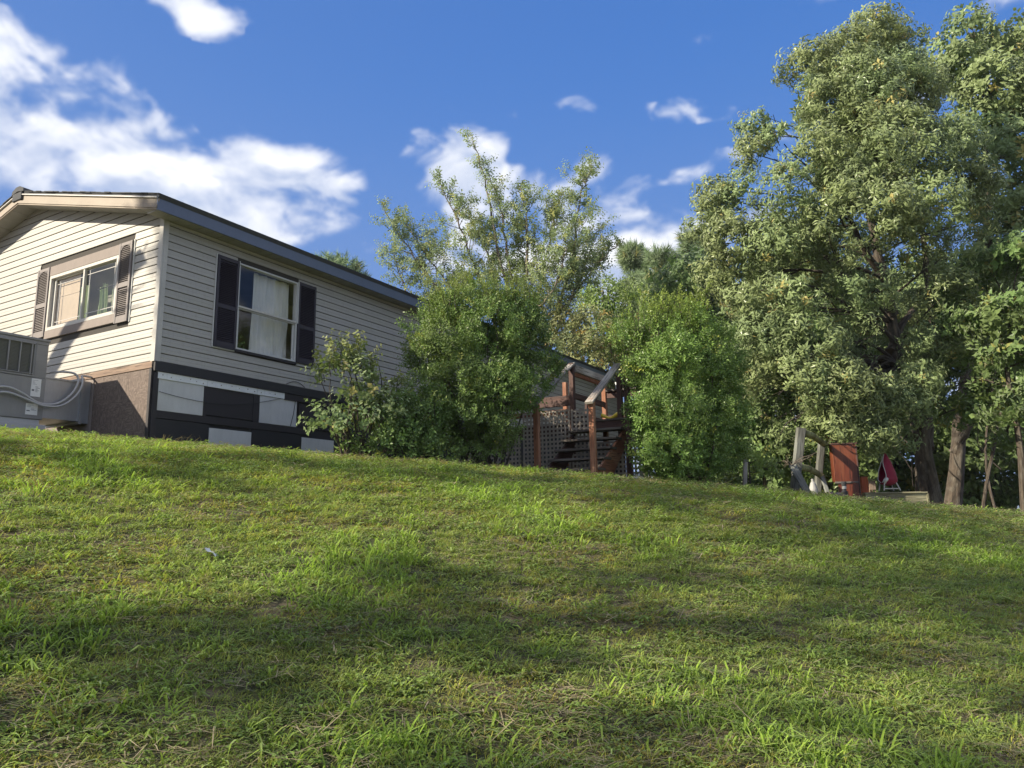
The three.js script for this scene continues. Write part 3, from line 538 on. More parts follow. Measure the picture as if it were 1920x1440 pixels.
  tb([[-2.3, -0.60, -1.42], [-1.6, -0.58, -1.43], [-1.3, -0.52, -1.43], [-1.05, -0.58, -1.43], [-0.8, -0.655, -1.42], [-0.55, -0.63, -1.42], [-0.34, -0.46, -1.43], [-0.24, -0.28, -1.45], [-0.215, -0.16, -1.49], [-0.2, -0.10, -1.54], [-0.1, -0.09, -1.56], [-0.03, -0.09, -1.58]], 0.017).build('tube', M.conduit, ph);
}
// ---------------------------------------------------------------- the wooden deck with its stair
{
  const Xd = 5.92, fy = -0.655, zl = 4.10, zr = 5.14, zs = 2.2, Xb = 7.45, gy = yGround(5.2, 4.6);
  const deck = thingH('wooden_deck', 'red-brown wooden deck with stair, handrails and lattice between two bushes', 'deck', [5.2, gy, 4.6]);
  const P = (n, m, fn) => { const b = new MB(); fn(b); return b.build(n, m, deck); };
  const G = (x, z) => yGround(x, z) - 0.1;
  // platform
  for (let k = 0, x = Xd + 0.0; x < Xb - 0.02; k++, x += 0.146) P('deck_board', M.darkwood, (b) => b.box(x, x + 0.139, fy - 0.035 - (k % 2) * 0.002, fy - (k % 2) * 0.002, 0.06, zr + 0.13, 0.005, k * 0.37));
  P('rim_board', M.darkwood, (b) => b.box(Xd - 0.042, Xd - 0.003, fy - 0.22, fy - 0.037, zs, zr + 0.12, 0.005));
  P('rim_board', M.darkwood, (b) => b.box(Xd - 0.003, Xb, fy - 0.22, fy - 0.039, zr + 0.085, zr + 0.122, 0.005));
  P('nosing', M.treadTop, (b) => b.box(Xd - 0.06, Xd - 0.002, fy - 0.033, fy + 0.004, zs, zr + 0.14, 0.005));
  // posts: [x, z, top, name-material]
  const posts = [[Xd - 0.05, zl, 0.47, M.darkwood], [Xd - 0.05, zr + 0.06, 0.16, M.darkwood], [Xb - 0.05, zl, 0.42, M.redwood], [Xb - 0.05, 3.2, 0.42, M.redwood], [Xb - 0.05, zr + 0.06, 0.3, M.redwood], [Xd + 0.04, zr - 0.12, 0.14, M.darkwood]];
  for (const [x, z, top, m] of posts) P('post', m, (b) => b.box(x - 0.046, x + 0.046, G(x, z), top, z - 0.046, z + 0.046, 0.006, x + z));
  // side rail that runs back from the post at the head of the stair: white cap board, red rail, lower rails
  P('cap_board', M.paleWood, (b) => b.box(Xd + 0.0, Xb - 0.1, 0.31, 0.445, zl + 0.047, zl + 0.072, 0.004));
  P('rail', M.redwood, (b) => b.box(Xd + 0.0, Xb - 0.1, 0.235, 0.305, zl - 0.02, zl + 0.025, 0.004));
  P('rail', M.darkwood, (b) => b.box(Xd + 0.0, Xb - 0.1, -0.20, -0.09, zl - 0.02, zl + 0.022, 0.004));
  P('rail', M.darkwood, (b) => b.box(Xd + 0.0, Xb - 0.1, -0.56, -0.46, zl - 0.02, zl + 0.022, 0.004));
  P('baluster', M.darkwood, (b) => b.box(Xd + 0.55, Xd + 0.63, -0.55, -0.1, zl - 0.03, zl + 0.02, 0.004));
  // front rail left of the stair
  P('rail', M.darkwood, (b) => b.box(Xd - 0.07, Xd - 0.03, -0.34, -0.14, zs, zl - 0.05, 0.004));
  P('rail', M.redwood, (b) => b.box(Xd - 0.07, Xd - 0.03, -0.5, -0.40, zs, zl - 0.05, 0.004));
  // back rail and right side rail
  P('cap_board', M.treadTop, (b) => b.box(Xb - 0.12, Xb + 0.02, 0.115, 0.155, zl + 0.05, zr + 0.1, 0.004));
  P('rail', M.darkwood, (b) => b.box(Xb - 0.07, Xb - 0.03, -0.02, 0.112, zl + 0.05, zr, 0.004));
  P('rail', M.darkwood, (b) => b.box(Xb - 0.07, Xb - 0.03, -0.50, -0.38, zl + 0.05, zr, 0.004));
  P('rail', M.darkwood, (b) => b.box(Xd - 0.0, Xb - 0.1, -0.05, 0.05, zr + 0.06, zr + 0.1, 0.004));
  P('rail', M.redwood, (b) => b.box(Xd - 0.0, Xb - 0.1, -0.42, -0.32, zr + 0.06, zr + 0.1, 0.004));
  // stair: stringers, treads, newels, handrails
  const X0 = 4.42, n = 6, yb = G(X0, zr) + 0.1, rise = (fy - yb) / n, run = (Xd - 0.05 - X0) / (n - 0.4);
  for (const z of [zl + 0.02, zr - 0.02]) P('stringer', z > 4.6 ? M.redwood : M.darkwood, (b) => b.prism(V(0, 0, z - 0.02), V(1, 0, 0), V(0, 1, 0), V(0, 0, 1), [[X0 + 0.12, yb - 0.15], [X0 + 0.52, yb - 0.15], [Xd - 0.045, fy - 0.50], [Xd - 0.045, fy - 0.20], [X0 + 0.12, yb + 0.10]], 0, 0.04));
  const R = rng(15);
  for (let k = 1; k < n; k++) { const y = fy - k * rise, x1 = Xd - 0.04 - (k - 1) * run; P('tread', M.treadTop, (b) => b.beam(V(x1 - run / 2, y - 0.02, zl - 0.02), V(x1 - run / 2, y - 0.02 + (R() - 0.5) * 0.01, zr + 0.02), run + 0.035, 0.04, V(0, 1, 0), 0.006, k)); }
  for (const [z, m] of [[zl, M.redwood], [zr, M.redwood]]) P('newel', m, (b) => b.box(X0 - 0.046, X0 + 0.046, G(X0, z) - 0.1, -0.50, z - 0.046, z + 0.046, 0.006, z));
  P('handrail', M.greywood, (b) => b.beam(V(X0 - 0.10, -0.535, zl - 0.01), V(Xd - 0.02, 0.47, zl - 0.005), 0.13, 0.038, V(-0.6, 1, 0), 0.006));
  P('handrail', M.greywood, (b) => b.beam(V(X0 - 0.12, -0.58, zr + 0.0), V(5.62, 0.29, zr + 0.01), 0.15, 0.04, V(-0.6, 1, 0), 0.006, 2));
  P('handrail_support', M.darkwood, (b) => b.beam(V(X0 + 0.03, -0.60, zr - 0.05), V(5.5, 0.12, zr - 0.05), 0.03, 0.08, V(-0.6, 1, 0), 0.004));
  // lattice panels of crossed laths
  const lat = (z0, z1, y0, y1, x) => P('lattice_panel', M.lattice, (b) => {
    const p = 0.082, w = 0.038; let i = 0;
    for (let z = z0 + w / 2; z <= z1 - w / 2 + 0.001; z += p) b.box(x - 0.012, x - 0.006, y0 - 0.01, y1, z - w / 2, z + w / 2, 0, i++ * 0.3);
    for (let y = y0 + p * 0.4; y <= y1; y += p) b.box(x - 0.006, x - 0.0005, y - w / 2, y + w / 2, z0, z1, 0, i++ * 0.3);
  });
  lat(3.02, zl - 0.02, G(Xd, 3.6), -0.43, Xd - 0.07); lat(zl - 0.015, zl + 0.36, G(Xd, 4.2), -0.43, Xd - 0.102);
  lat(zl + 0.37, zr + 0.32, G(Xd, 4.8), fy - 0.42, Xd - 0.05); lat(1.7, 2.98, G(Xd, 2.4), fy - 0.2, Xd - 0.10);
  // things left on the deck
  const toy = thingH('plastic_toy', 'small curved yellow plastic toy lying on the deck floor behind the stair', 'toy', [Xd + 0.05, fy, 4.82]);
  { const b = new MB(), pts = []; for (let i = 0; i <= 14; i++) { const s = i / 14; pts.push(V(Xd + 0.05, fy + 0.055 + 0.03 * Math.cos(s * 6.2), 4.64 + 0.34 * s)); } b.tube(pts, (s) => 0.022 + 0.030 * Math.pow(Math.abs(s - 0.42), 1.2) * 2 * (s > 0.96 ? 0.5 : 1), 9); b.build('handle', std({ color: RGB(0.75, 0.55, 0.05), roughness: 0.45 }), toy); }
  const cup = thingH('cup', 'white cup standing on the rail behind the stair handrail', 'cup', [Xb - 0.05, 0.157, 4.42]);
  { const b = new MB(); b.lathe(V(Xb - 0.05, 0.157, 4.42), [[0, 0], [0.055, 0], [0.07, 0.14], [0.066, 0.14], [0.05, 0.012], [0, 0.012]], 14); b.build('bowl', M.metalWhite, cup); }
  const bag = thingH('plastic_bag', 'crumpled pale plastic bag on the grass at the foot of the lattice', 'bag', [5.5, yGround(5.5, 5.45), 5.45]);
  { const b = new MB(), R2 = rng(4), gyb = yGround(5.5, 5.45), q = (a, e) => { const r = 1 + 0.35 * (noise(a * 2 + 3, e * 3, 3.3) - 0.5); return V(5.5 + 0.10 * r * Math.cos(a) * Math.cos(e), gyb + 0.02 + 0.14 * r * Math.sin(e), 5.45 + 0.15 * r * Math.sin(a) * Math.cos(e)); };
    for (let i = 0; i < 16; i++) for (let j = 0; j < 6; j++) b.quad(q(i / 16 * TAU, j / 6 * 1.57), q(i / 16 * TAU, (j + 1) / 6 * 1.57), q(((i + 1) % 16) / 16 * TAU, (j + 1) / 6 * 1.57), q(((i + 1) % 16) / 16 * TAU, j / 6 * 1.57)); b.build('film', M.metalWhite, bag); }
}

// ---------------------------------------------------------------- foliage
/** one leaf as a folded, drooping blade: base at o, pointing along d, face normal about n */
function leafInto(P, o, d, n, len, wid, fold = 0.25, droop = 0.25, segs = 2) {
  const s = V().crossVectors(d, n).normalize();
  const at_ = (t, k) => { const w = wid * Math.sin(Math.PI * Math.pow(t, 0.8)) * 0.5 * k; return V().copy(o).addScaledVector(d, len * t * (1 - 0.15 * droop * t)).addScaledVector(n, -len * droop * t * t + Math.abs(w) * fold).addScaledVector(s, w); };
  const push = (a, b, c) => P.push(a.x, a.y, a.z, b.x, b.y, b.z, c.x, c.y, c.z);
  const base = V().copy(o), tip = at_(1, 0);
  if (segs === 1) { const l = at_(0.45, -1), r = at_(0.45, 1); push(base, r, tip); push(base, tip, l); return; }
  const m = at_(0.5, 0), l = at_(0.48, -1), r = at_(0.48, 1);
  push(base, r, m); push(r, tip, m); push(base, m, l); push(l, m, tip);
}
function geomFrom(P) { const g = new THREE.BufferGeometry(); g.setAttribute('position', new THREE.Float32BufferAttribute(P, 3)); g.computeVertexNormals(); return g; }
/** a twig with leaves, growing along +Y from the origin */
function spray(seed, n, twig, len, wid, o = {}) {
  const R = rng(seed), P = [], dr = o.droop ?? 0.3;
  for (let i = 0; i < n; i++) {
    const t = (i + 0.6) / n, a = i * 2.4 + R() * 0.9, out = o.out ?? 0.9;
    const base = V(Math.cos(a) * 0.01, twig * t * (1 - 0.1 * R()), Math.sin(a) * 0.01);
    const d = V(Math.cos(a) * out, lerp(0.55, 0.9, t) - (o.hang ?? 0) * (0.4 + R()), Math.sin(a) * out).normalize();
    const nn = V(R() - 0.5, 1.1, R() - 0.5); nn.addScaledVector(d, -nn.dot(d)).normalize();
    const k = 0.7 + 0.55 * R(); leafInto(P, base, d, nn, len * k, wid * k, o.fold ?? 0.25, dr * (0.5 + R()), o.segs ?? 2);
  }
  if (o.stick) { const w = o.stick; P.push(-w, 0, 0, w, 0, 0, 0, twig, 0, 0, 0, -w, 0, 0, w, 0, twig, 0); }
  return geomFrom(P);
}
const SPRAYS = {
  hickory: [1, 2, 3].map((k) => spray(100 + k, 11, 0.24, 0.125, 0.042, { hang: 0.85, droop: 0.55, out: 0.8, segs: 2, stick: 0.004 })),
  broad: [1, 2, 3].map((k) => spray(130 + k, 9, 0.30, 0.15, 0.085, { hang: 0.35, droop: 0.35, segs: 2, stick: 0.004 })),
  privet: [1, 2, 3].map((k) => spray(160 + k, 12, 0.21, 0.049, 0.026, { droop: 0.15, fold: 0.3, segs: 1, stick: 0.0025 })),
  birch: [1, 2, 3].map((k) => spray(190 + k, 9, 0.42, 0.11, 0.062, { hang: 0.35, droop: 0.3, segs: 1, stick: 0.006 })),
  maple: [1, 2, 3].map((k) => spray(210 + k, 7, 0.24, 0.085, 0.075, { hang: 0.3, droop: 0.3, segs: 2, stick: 0.003 })),
  needle: [1, 2].map((k) => { const R = rng(230 + k), P = []; for (let i = 0; i < 22; i++) { const a = R() * TAU, e = R() * 1.5 - 0.2, d = V(Math.cos(a) * Math.cos(e), Math.sin(e) * 0.9 + 0.25, Math.sin(a) * Math.cos(e)).normalize(), s = V(-Math.sin(a), 0, Math.cos(a)), l = 0.24 + 0.16 * R(), w = 0.016, b = V(0, R() * 0.25, 0); P.push(b.x - s.x * w, b.y, b.z - s.z * w, b.x + s.x * w, b.y, b.z + s.z * w, b.x + d.x * l, b.y + d.y * l, b.z + d.z * l); } return geomFrom(P); }),
};
const leafMat = (c, tr = 0.38, gloss = 0.25) => phys({ color: RGB(...c), transmission: tr, roughness: 1, thickness: 0, clearcoat: gloss, clearcoatRoughness: 0.28, side: THREE.DoubleSide });
const L = {
  hickory: leafMat([0.185, 0.245, 0.090], 0.26, 0.36), second: leafMat([0.19, 0.26, 0.095], 0.36, 0.2), under: leafMat([0.125, 0.20, 0.048], 0.42, 0.18),
  privet: leafMat([0.130, 0.215, 0.036], 0.34, 0.3), hedge: leafMat([0.150, 0.255, 0.036], 0.34, 0.35), sapling: leafMat([0.18, 0.255, 0.08], 0.44, 0.15),
  birch: leafMat([0.25, 0.325, 0.13], 0.46, 0.15), pine: leafMat([0.17, 0.245, 0.11], 0.3, 0.05), olive: leafMat([0.22, 0.25, 0.09], 0.42, 0.05), fresh: leafMat([0.20, 0.29, 0.065], 0.46, 0.1),
};
const Q = new THREE.Quaternion(), QA = new THREE.Quaternion(), UP = V(0, 1, 0), MX = new THREE.Matrix4(), SC = V(1, 1, 1), COL = new THREE.Color();
class Leaves { // collects copies of the sprays of one kind
  constructor(kind, seed) { this.kind = kind; this.R = rng(seed); this.items = SPRAYS[kind].map(() => []); }
  add(p, dir, scale, col) { this.items[(this.R() * this.items.length) | 0].push([p.x, p.y, p.z, dir.x, dir.y, dir.z, scale, this.R() * TAU, col[0], col[1], col[2]]); }
  build(parent, name, mat, base) {
    this.items.forEach((it, k) => {
      if (!it.length) return;
      const m = new THREE.InstancedMesh(SPRAYS[this.kind][k], mat, it.length), d = V(), p = V();
      it.forEach((q, i) => { d.set(q[3], q[4], q[5]).normalize(); Q.setFromUnitVectors(UP, d); QA.setFromAxisAngle(UP, q[7]); Q.multiply(QA); p.set(q[0] - base.x, q[1] - base.y, q[2] - base.z); MX.compose(p, Q, SC.set(q[6], q[6], q[6])); m.setMatrixAt(i, MX); COL.setRGB(q[8], q[9], q[10]); m.setColorAt(i, COL); });
      m.name = name; m.castShadow = m.receiveShadow = true; tag(m, null, null, null, 'stuff'); parent.add(m);
    });
  }
}
const randDir = (R) => { const z = R() * 2 - 1, a = R() * TAU, s = Math.sqrt(1 - z * z); return V(s * Math.cos(a), z, s * Math.sin(a)); };
/** fills a clump: sprays near its shell, pointing out and drooping, thinned by noise so that gaps stay */
function clump(lv, c, r, n, o = {}) {
  const R = lv.R, sq = o.squash ?? 0.85, tint = 0.88 + 0.24 * R(), hue = (R() - 0.5) * 0.14;
  for (let i = 0; i < n; i++) {
    const d = randDir(R), f = (o.inner ?? 0.35) + (1 - (o.inner ?? 0.35)) * Math.pow(R(), 0.55), p = V(c.x + d.x * r * f, c.y + d.y * r * f * sq, c.z + d.z * r * f);
    const ns = noise(p.x * (o.nf ?? 1.1) + 9, p.y * (o.nf ?? 1.1) + 5, p.z * (o.nf ?? 1.1) + 2);
    if (ns < (o.cut ?? 0.36)) continue;
    const dir = V(d.x, d.y * 0.6 + (o.lift ?? 0.15) + (R() - 0.5) * 0.8, d.z).addScaledVector(randDir(R), 0.5).normalize();
    const b = tint * (0.84 + 0.32 * R()), y = R() < (o.yellow ?? 0.03) ? 1 : 0;
    lv.add(p, dir, (o.scale ?? 1) * (0.75 + 0.5 * R()), [b * (1 + hue + y * 0.9), b * (1 + y * 0.25), b * (1 - hue * 0.6)]);
  }
}
function limb(b, p0, p1, r0, r1, sag, R, n = 7, seg = 6) {
  const pts = [], w = p0.distanceTo(p1) * 0.07, a = randDir(R), c = randDir(R);
  for (let i = 0; i <= n; i++) { const t = i / n, q = V().lerpVectors(p0, p1, t); q.y += sag * Math.sin(Math.PI * t); q.addScaledVector(a, w * Math.sin(Math.PI * t)).addScaledVector(c, w * 0.5 * Math.sin(TAU * t)); pts.push(q); }
  b.tube(pts, (t) => lerp(r0, r1, t), seg); return pts;
}
/** a tree: trunk polylines, limbs to clumps of foliage. stems: [[p, p, ...], r0, r1]; clumps: [x, y, z, r] */
function makeTree(name, label, spec) {
  const R = rng(spec.seed), base = spec.stems[0][0][0].clone(); base.y = groundY(base.x, base.z) - 0.05;
  const t = thing(name, label, spec.category || 'tree', [base.x, base.y, base.z], 0, spec.group);
  OFF.set(t, [base.x, base.y, base.z]);
  const tb = new MB(), lb = new MB(), nodes = [];
  for (const [pts, r0, r1] of spec.stems) {
    const cv = new THREE.CatmullRomCurve3(pts), N = 18, ps = cv.getPoints(N);
    ps.forEach((p, i) => { if (i > 1 && i < N) { p.x += (R() - 0.5) * r0 * 0.35; p.z += (R() - 0.5) * r0 * 0.35; } });
    tb.tube(ps, (s) => lerp(r0, r1, Math.pow(s, 0.8)) * (1 + 0.35 * Math.exp(-s * 22)), 12);
    ps.forEach((p, i) => { if (i / N > (spec.limbFrom ?? 0.25)) nodes.push([p, lerp(r0, r1, i / N)]); });
  }
  const lv = new Leaves(spec.spray, spec.seed + 1);
  for (const c of spec.clumps) {
    const C = V(c[0], c[1], c[2]); let best = null, bd = 1e9;
    for (const nd of nodes) { const d = nd[0].distanceTo(C) + Math.max(0, nd[0].y - C.y + c[3] * 0.3) * 1.5; if (d < bd) { bd = d; best = nd; } }
    if (best) { const r = Math.min(best[1] * 0.5, 0.014 + bd * 0.010), pts = limb(lb, best[0], C, r, 0.012, bd * 0.06, R); for (let k = 0; k < (spec.twigs ?? 3); k++) limb(lb, pts[3 + (R() * 4 | 0)], V().copy(C).addScaledVector(randDir(R), c[3] * 0.85), r * 0.4, 0.006, 0, R, 4, 4); }
    clump(lv, C, c[3], Math.round((spec.density ?? 300) * c[3] * c[3] * (c[4] ?? 1)), spec.clump || {});
  }
  tb.build('trunk', spec.bark || M.bark, t); if (lb.p.length) lb.build('limbs', spec.bark || M.bark, t);
  lv.build(t, 'crown', spec.leaf, base);
  return t;
}
const cl = (px, py, dist, rpx, k) => { const p = at(px, py, dist); return [p.x, p.y, p.z, rpx / FPX * dist, k]; };
const gp = (px, dist) => { const p = at(px, 900, dist); p.y = groundY(p.x, p.z) - 0.1; return p; };

// the big tree on the right
makeTree('hickory_tree', 'largest tree at the right, tall drooping silvery green crown above the red canopy', {
  seed: 301, spray: 'hickory', leaf: L.hickory, density: 520, limbFrom: 0.3,
  stems: [[[gp(1745, 18), at(1722, 800, 18), at(1690, 690, 18.1), at(1668, 560, 18), at(1640, 440, 17.8), at(1610, 300, 18), at(1600, 150, 18.2)], 0.22, 0.05],
    [[at(1672, 590, 18.05), at(1655, 520, 17.7), at(1622, 470, 17.4), at(1590, 400, 17.2)], 0.13, 0.05], [[at(1735, 840, 18.1), at(1742, 760, 18.4), at(1750, 640, 18.8), at(1735, 480, 19.2), at(1710, 250, 19.4)], 0.15, 0.05],
    [[at(1672, 660, 18.1), at(1690, 610, 18.3), at(1722, 570, 18.6)], 0.12, 0.06]],
  clumps: [cl(1640, 70, 18.2, 62), cl(1610, 150, 17.2, 60), cl(1680, 150, 17.4, 60), cl(1600, 240, 16.6, 60), cl(1680, 250, 16.6, 60), cl(1600, 340, 16.3, 60), cl(1700, 350, 16.4, 60), cl(1500, 330, 16.6, 55), cl(1690, 95, 18.6, 60), cl(1585, 110, 18, 62), cl(1530, 130, 17.8, 56), cl(1500, 190, 17.5, 52), cl(1560, 200, 17, 60), cl(1640, 190, 17, 70), cl(1715, 180, 17.8, 62), cl(1490, 130, 18.2, 36),
    cl(1425, 240, 17.6, 44), cl(1420, 290, 17.6, 46), cl(1470, 270, 17.2, 48), cl(1545, 290, 16.4, 62), cl(1640, 300, 16.2, 75), cl(1720, 290, 16.6, 70), cl(1780, 280, 17.2, 60),
    cl(1350, 370, 17.4, 46), cl(1400, 360, 17, 52), cl(1470, 370, 16.2, 62), cl(1560, 390, 16, 66), cl(1660, 400, 15.8, 72), cl(1750, 390, 16, 70), cl(1815, 340, 17, 52), cl(1805, 420, 17, 52),
    cl(1325, 430, 17.6, 38), cl(1380, 450, 16.8, 55), cl(1455, 470, 16.2, 62), cl(1545, 480, 15.9, 62, 0.8), cl(1790, 480, 16.4, 58, 0.8), cl(1350, 520, 17.3, 44), cl(1420, 550, 16.4, 60), cl(1500, 570, 16, 62),
    cl(1580, 560, 16.2, 50, 0.7), cl(1440, 630, 16.3, 56), cl(1520, 650, 15.9, 60), cl(1600, 640, 16.2, 52, 0.7), cl(1430, 700, 16.6, 48), cl(1500, 720, 16, 56), cl(1580, 730, 15.8, 56), cl(1650, 750, 16, 46, 0.8), cl(1490, 790, 16.4, 46), cl(1560, 810, 16, 44), cl(1630, 810, 16, 40), cl(1690, 830, 16.6, 26, 0.7), cl(1700, 760, 16.2, 40, 0.8),
    cl(1640, 545, 16.2, 40, 0.7), cl(1730, 640, 16.8, 50), cl(1765, 560, 16.4, 56), cl(1790, 650, 17, 44, 0.8), cl(1715, 720, 16.6, 44), cl(1600, 690, 15.9, 44), cl(1540, 720, 15.9, 44), cl(1460, 740, 16.2, 44), cl(1640, 620, 19.4, 70), cl(1560, 480, 19.6, 80), cl(1700, 450, 19.8, 80), cl(1600, 300, 19.8, 80), cl(1480, 480, 19.2, 80), cl(1740, 600, 19.6, 70)],
  clump: { squash: 0.95, lift: -0.15, cut: 0.385, nf: 1.0, yellow: 0.015, scale: 1.05 },
});
makeTree('shade_tree', 'tall paler tree at the right edge rising behind the largest tree', {
  seed: 311, spray: 'broad', leaf: L.second, density: 270, limbFrom: 0.4,
  stems: [[[gp(1772, 21), at(1800, 800, 21), at(1812, 700, 21), at(1850, 520, 21), at(1850, 350, 21), at(1845, 120, 21)], 0.22, 0.05], [[at(1790, 850, 21), at(1830, 770, 20.6), at(1860, 700, 20.4)], 0.13, 0.06]],
  clumps: [cl(1815, 60, 21, 46), cl(1880, 80, 21, 60), cl(1940, 60, 21, 60), cl(1800, 130, 21, 55), cl(1860, 170, 20.5, 70), cl(1930, 180, 20.6, 72), cl(1980, 120, 21, 70), cl(1830, 250, 21, 62), cl(1900, 280, 20.4, 74), cl(1970, 280, 21, 70), cl(1870, 370, 20.6, 70), cl(1945, 400, 20.6, 72), cl(1880, 470, 20.5, 66), cl(1950, 510, 20.6, 70), cl(1770, 120, 22, 50), cl(1850, 560, 21, 60), cl(1760, 560, 22.5, 70), cl(1800, 640, 22, 60)],
  clump: { squash: 0.95, lift: 0.05, cut: 0.36, scale: 1.0 },
});
makeTree('understory_tree', 'small spreading tree at the right edge with layered leafy branches below the tall crowns', {
  seed: 321, spray: 'broad', leaf: L.under, density: 230, limbFrom: 0.3,
  stems: [[[gp(1912, 16), at(1908, 800, 16), at(1888, 690, 16), at(1900, 560, 16)], 0.085, 0.03], [[at(1897, 740, 16), at(1880, 650, 16), at(1870, 600, 16)], 0.05, 0.02]],
  clumps: [cl(1810, 610, 16.6, 50), cl(1870, 600, 15.8, 56), cl(1930, 570, 15.6, 58), cl(1840, 680, 16.2, 44), cl(1905, 660, 15.6, 40, 0.8), cl(1800, 720, 17, 42), cl(1880, 770, 15.8, 36, 0.8), cl(1930, 750, 15.6, 40), cl(1760, 690, 17.4, 42), cl(1820, 780, 17, 36, 0.8), cl(1890, 830, 17.5, 30, 0.5), cl(1760, 780, 18.5, 34, 0.7), cl(1980, 660, 15.8, 60), cl(1850, 500, 16.6, 50), cl(1910, 480, 16, 54), cl(1790, 560, 17, 46), cl(1840, 740, 17, 40), cl(1930, 830, 17, 34, 0.8)],
  clump: { squash: 0.5, lift: 0.1, cut: 0.36, scale: 0.95, yellow: 0.05 },
});
// trees of the wood behind, on the right
const wood = [[1560, 27, 'tree in the wood behind the leaning wooden frame', 0.14], [1690, 29, 'tree in the wood between the red-brown cabinet and the red canopy', 0.16], [1860, 28, 'slim dark trunk in the wood at the right edge', 0.12], [2000, 27, 'outermost tree of the wood beyond the right edge of the lawn', 0.18], [1440, 29, 'tree in the wood behind the rounded hedge bush', 0.15], [1330, 31, 'farthest tree of the wood above the rounded hedge bush', 0.14]];
wood.forEach(([px, d, label, r], i) => {
  const R = rng(900 + i), b = gp(px, d), lean = (R() - 0.5) * 1.2, H = 8 + R() * 3, clumps = [];
  for (let k = 0; k < 15; k++) { const a = R() * TAU, q = 0.6 + R() * 2.4, y = 1.2 + (k / 15) * (H - 0.8); clumps.push([b.x + Math.cos(a) * q, b.y + y, b.z + Math.sin(a) * q * 0.8, 1.1 + R() * 0.8, 1]); }
  makeTree('woodland_tree', label, { seed: 950 + i, spray: 'broad', leaf: L.under, density: 125, stems: [[[b, V(b.x + lean * 0.3, b.y + H * 0.5, b.z), V(b.x + lean, b.y + H + 0.6, b.z)], r, 0.03]], clumps, clump: { squash: 0.7, cut: 0.33, scale: 1.5 }, limbFrom: 0.15, twigs: 1 });
});
// thin bare trunks in the dark of the wood
[[1829, 22, 'left of two thin bare trunks in the dark wood at the right', 0.06, 640], [1868, 24, 'right of two thin bare trunks in the dark wood at the right', 0.05, 620], [1712, 20, 'thin bare sapling trunk just left of the largest tree', 0.05, 760]].forEach(([px, d, label, r, top], i) => {
  const b = gp(px, d), t = thing('bare_trunk', label, 'tree trunk', [b.x, b.y, b.z]); OFF.set(t, [b.x, b.y, b.z]); const m = new MB(), R = rng(60 + i);
  const tp = at(px + 14 - i * 16, top, d); limb(m, b, tp, r, r * 0.5, 0, R, 10, 7); for (let k = 0; k < 5; k++) { const q = V().lerpVectors(b, tp, 0.3 + R() * 0.6); limb(m, q, V().copy(q).add(V((R() - 0.5) * 2, 0.5 + R(), (R() - 0.5) * 2)), 0.02, 0.005, 0, R, 4, 4); } m.build('trunk', M.bark, t);
});

// leafy growth between the hedge bush and the big tree
makeTree('leafy_shrub', 'bright green leafy shrub between the rounded hedge bush and the big tree', {
  seed: 331, category: 'shrub', spray: 'broad', leaf: L.under, density: 300, limbFrom: 0.1, stems: [[[gp(1430, 17.4), at(1432, 820, 17.4), at(1425, 700, 17.4)], 0.05, 0.02]],
  clumps: [cl(1410, 700, 17.6, 44), cl(1430, 770, 17.4, 44), cl(1390, 800, 17.4, 40), cl(1450, 830, 17.2, 40), cl(1410, 860, 17.2, 38), cl(1480, 870, 17.3, 34), cl(1400, 640, 17.8, 40), cl(1520, 870, 17.8, 30), cl(1360, 860, 17.4, 40)], clump: { squash: 0.85, cut: 0.34, scale: 0.8 },
});
makeTree('leafy_shrub', 'low broad-leaved plant with yellow-green leaves at the right foot of the hedge bush', {
  seed: 335, category: 'shrub', spray: 'broad', leaf: L.fresh, density: 330, limbFrom: 0.1, stems: [[[gp(1405, 14.6), at(1405, 880, 14.6), at(1400, 845, 14.6)], 0.02, 0.01]],
  clumps: [cl(1390, 850, 14.6, 24), cl(1420, 862, 14.6, 24), cl(1372, 845, 14.8, 16), cl(1440, 880, 14.8, 18)], clump: { squash: 0.6, cut: 0.3, scale: 0.7 },
});

// ---- privet bushes: many upright stems, dense small leaves, long shoots at the top
function bush(name, label, seed, leaf, base, clumps, shoots, o = {}) {
  const R = rng(seed), t = thing(name, label, o.category || 'bush', [base.x, base.y, base.z]); OFF.set(t, [base.x, base.y, base.z]);
  const sb = new MB(), lv = new Leaves(o.spray || 'privet', seed + 1), k0 = o.scale ?? 1;
  for (const c of clumps) {
    const C = V(c[0], c[1], c[2]);
    clump(lv, C, c[3], Math.round((o.density ?? 2700) * c[3] * c[3] * (c[4] ?? 1)), { squash: 0.95, cut: o.cut ?? 0.46, nf: o.nf ?? 4.6, inner: 0.55, lift: 0.5, scale: k0, yellow: o.yellow ?? 0.015 });
    for (let k = 0; k < 2; k++) limb(sb, V(base.x + (R() - 0.5) * (o.foot ?? 0.8), base.y, base.z + (R() - 0.5) * (o.foot ?? 0.8)), V().copy(C).addScaledVector(randDir(R), c[3] * 0.5), 0.018, 0.006, 0.1, R, 7, 5);
  }
  for (const [p, d, len, dense] of shoots) {
    const n = Math.round(len / (0.055 * k0) * (dense ?? 1)), tip = V().copy(p).addScaledVector(d, len); limb(sb, p, tip, 0.007, 0.002, 0, R, 5, 4);
    for (let i = 0; i < n; i++) { const s = (i + R()) / n, q = V().lerpVectors(p, tip, s).addScaledVector(randDir(R), 0.05 * (1 - s * 0.6)); const b = 0.8 + 0.5 * R(); lv.add(q, V().copy(d).addScaledVector(randDir(R), 0.9).normalize(), k0 * (0.75 + 0.5 * R()) * (1 - 0.3 * s), [b * (1.0 + 0.45 * s), b * (1 + 0.12 * s), b * 0.9]); }
  }
  sb.build('stems', M.bark, t); lv.build(t, 'foliage', leaf, base); return t;
}
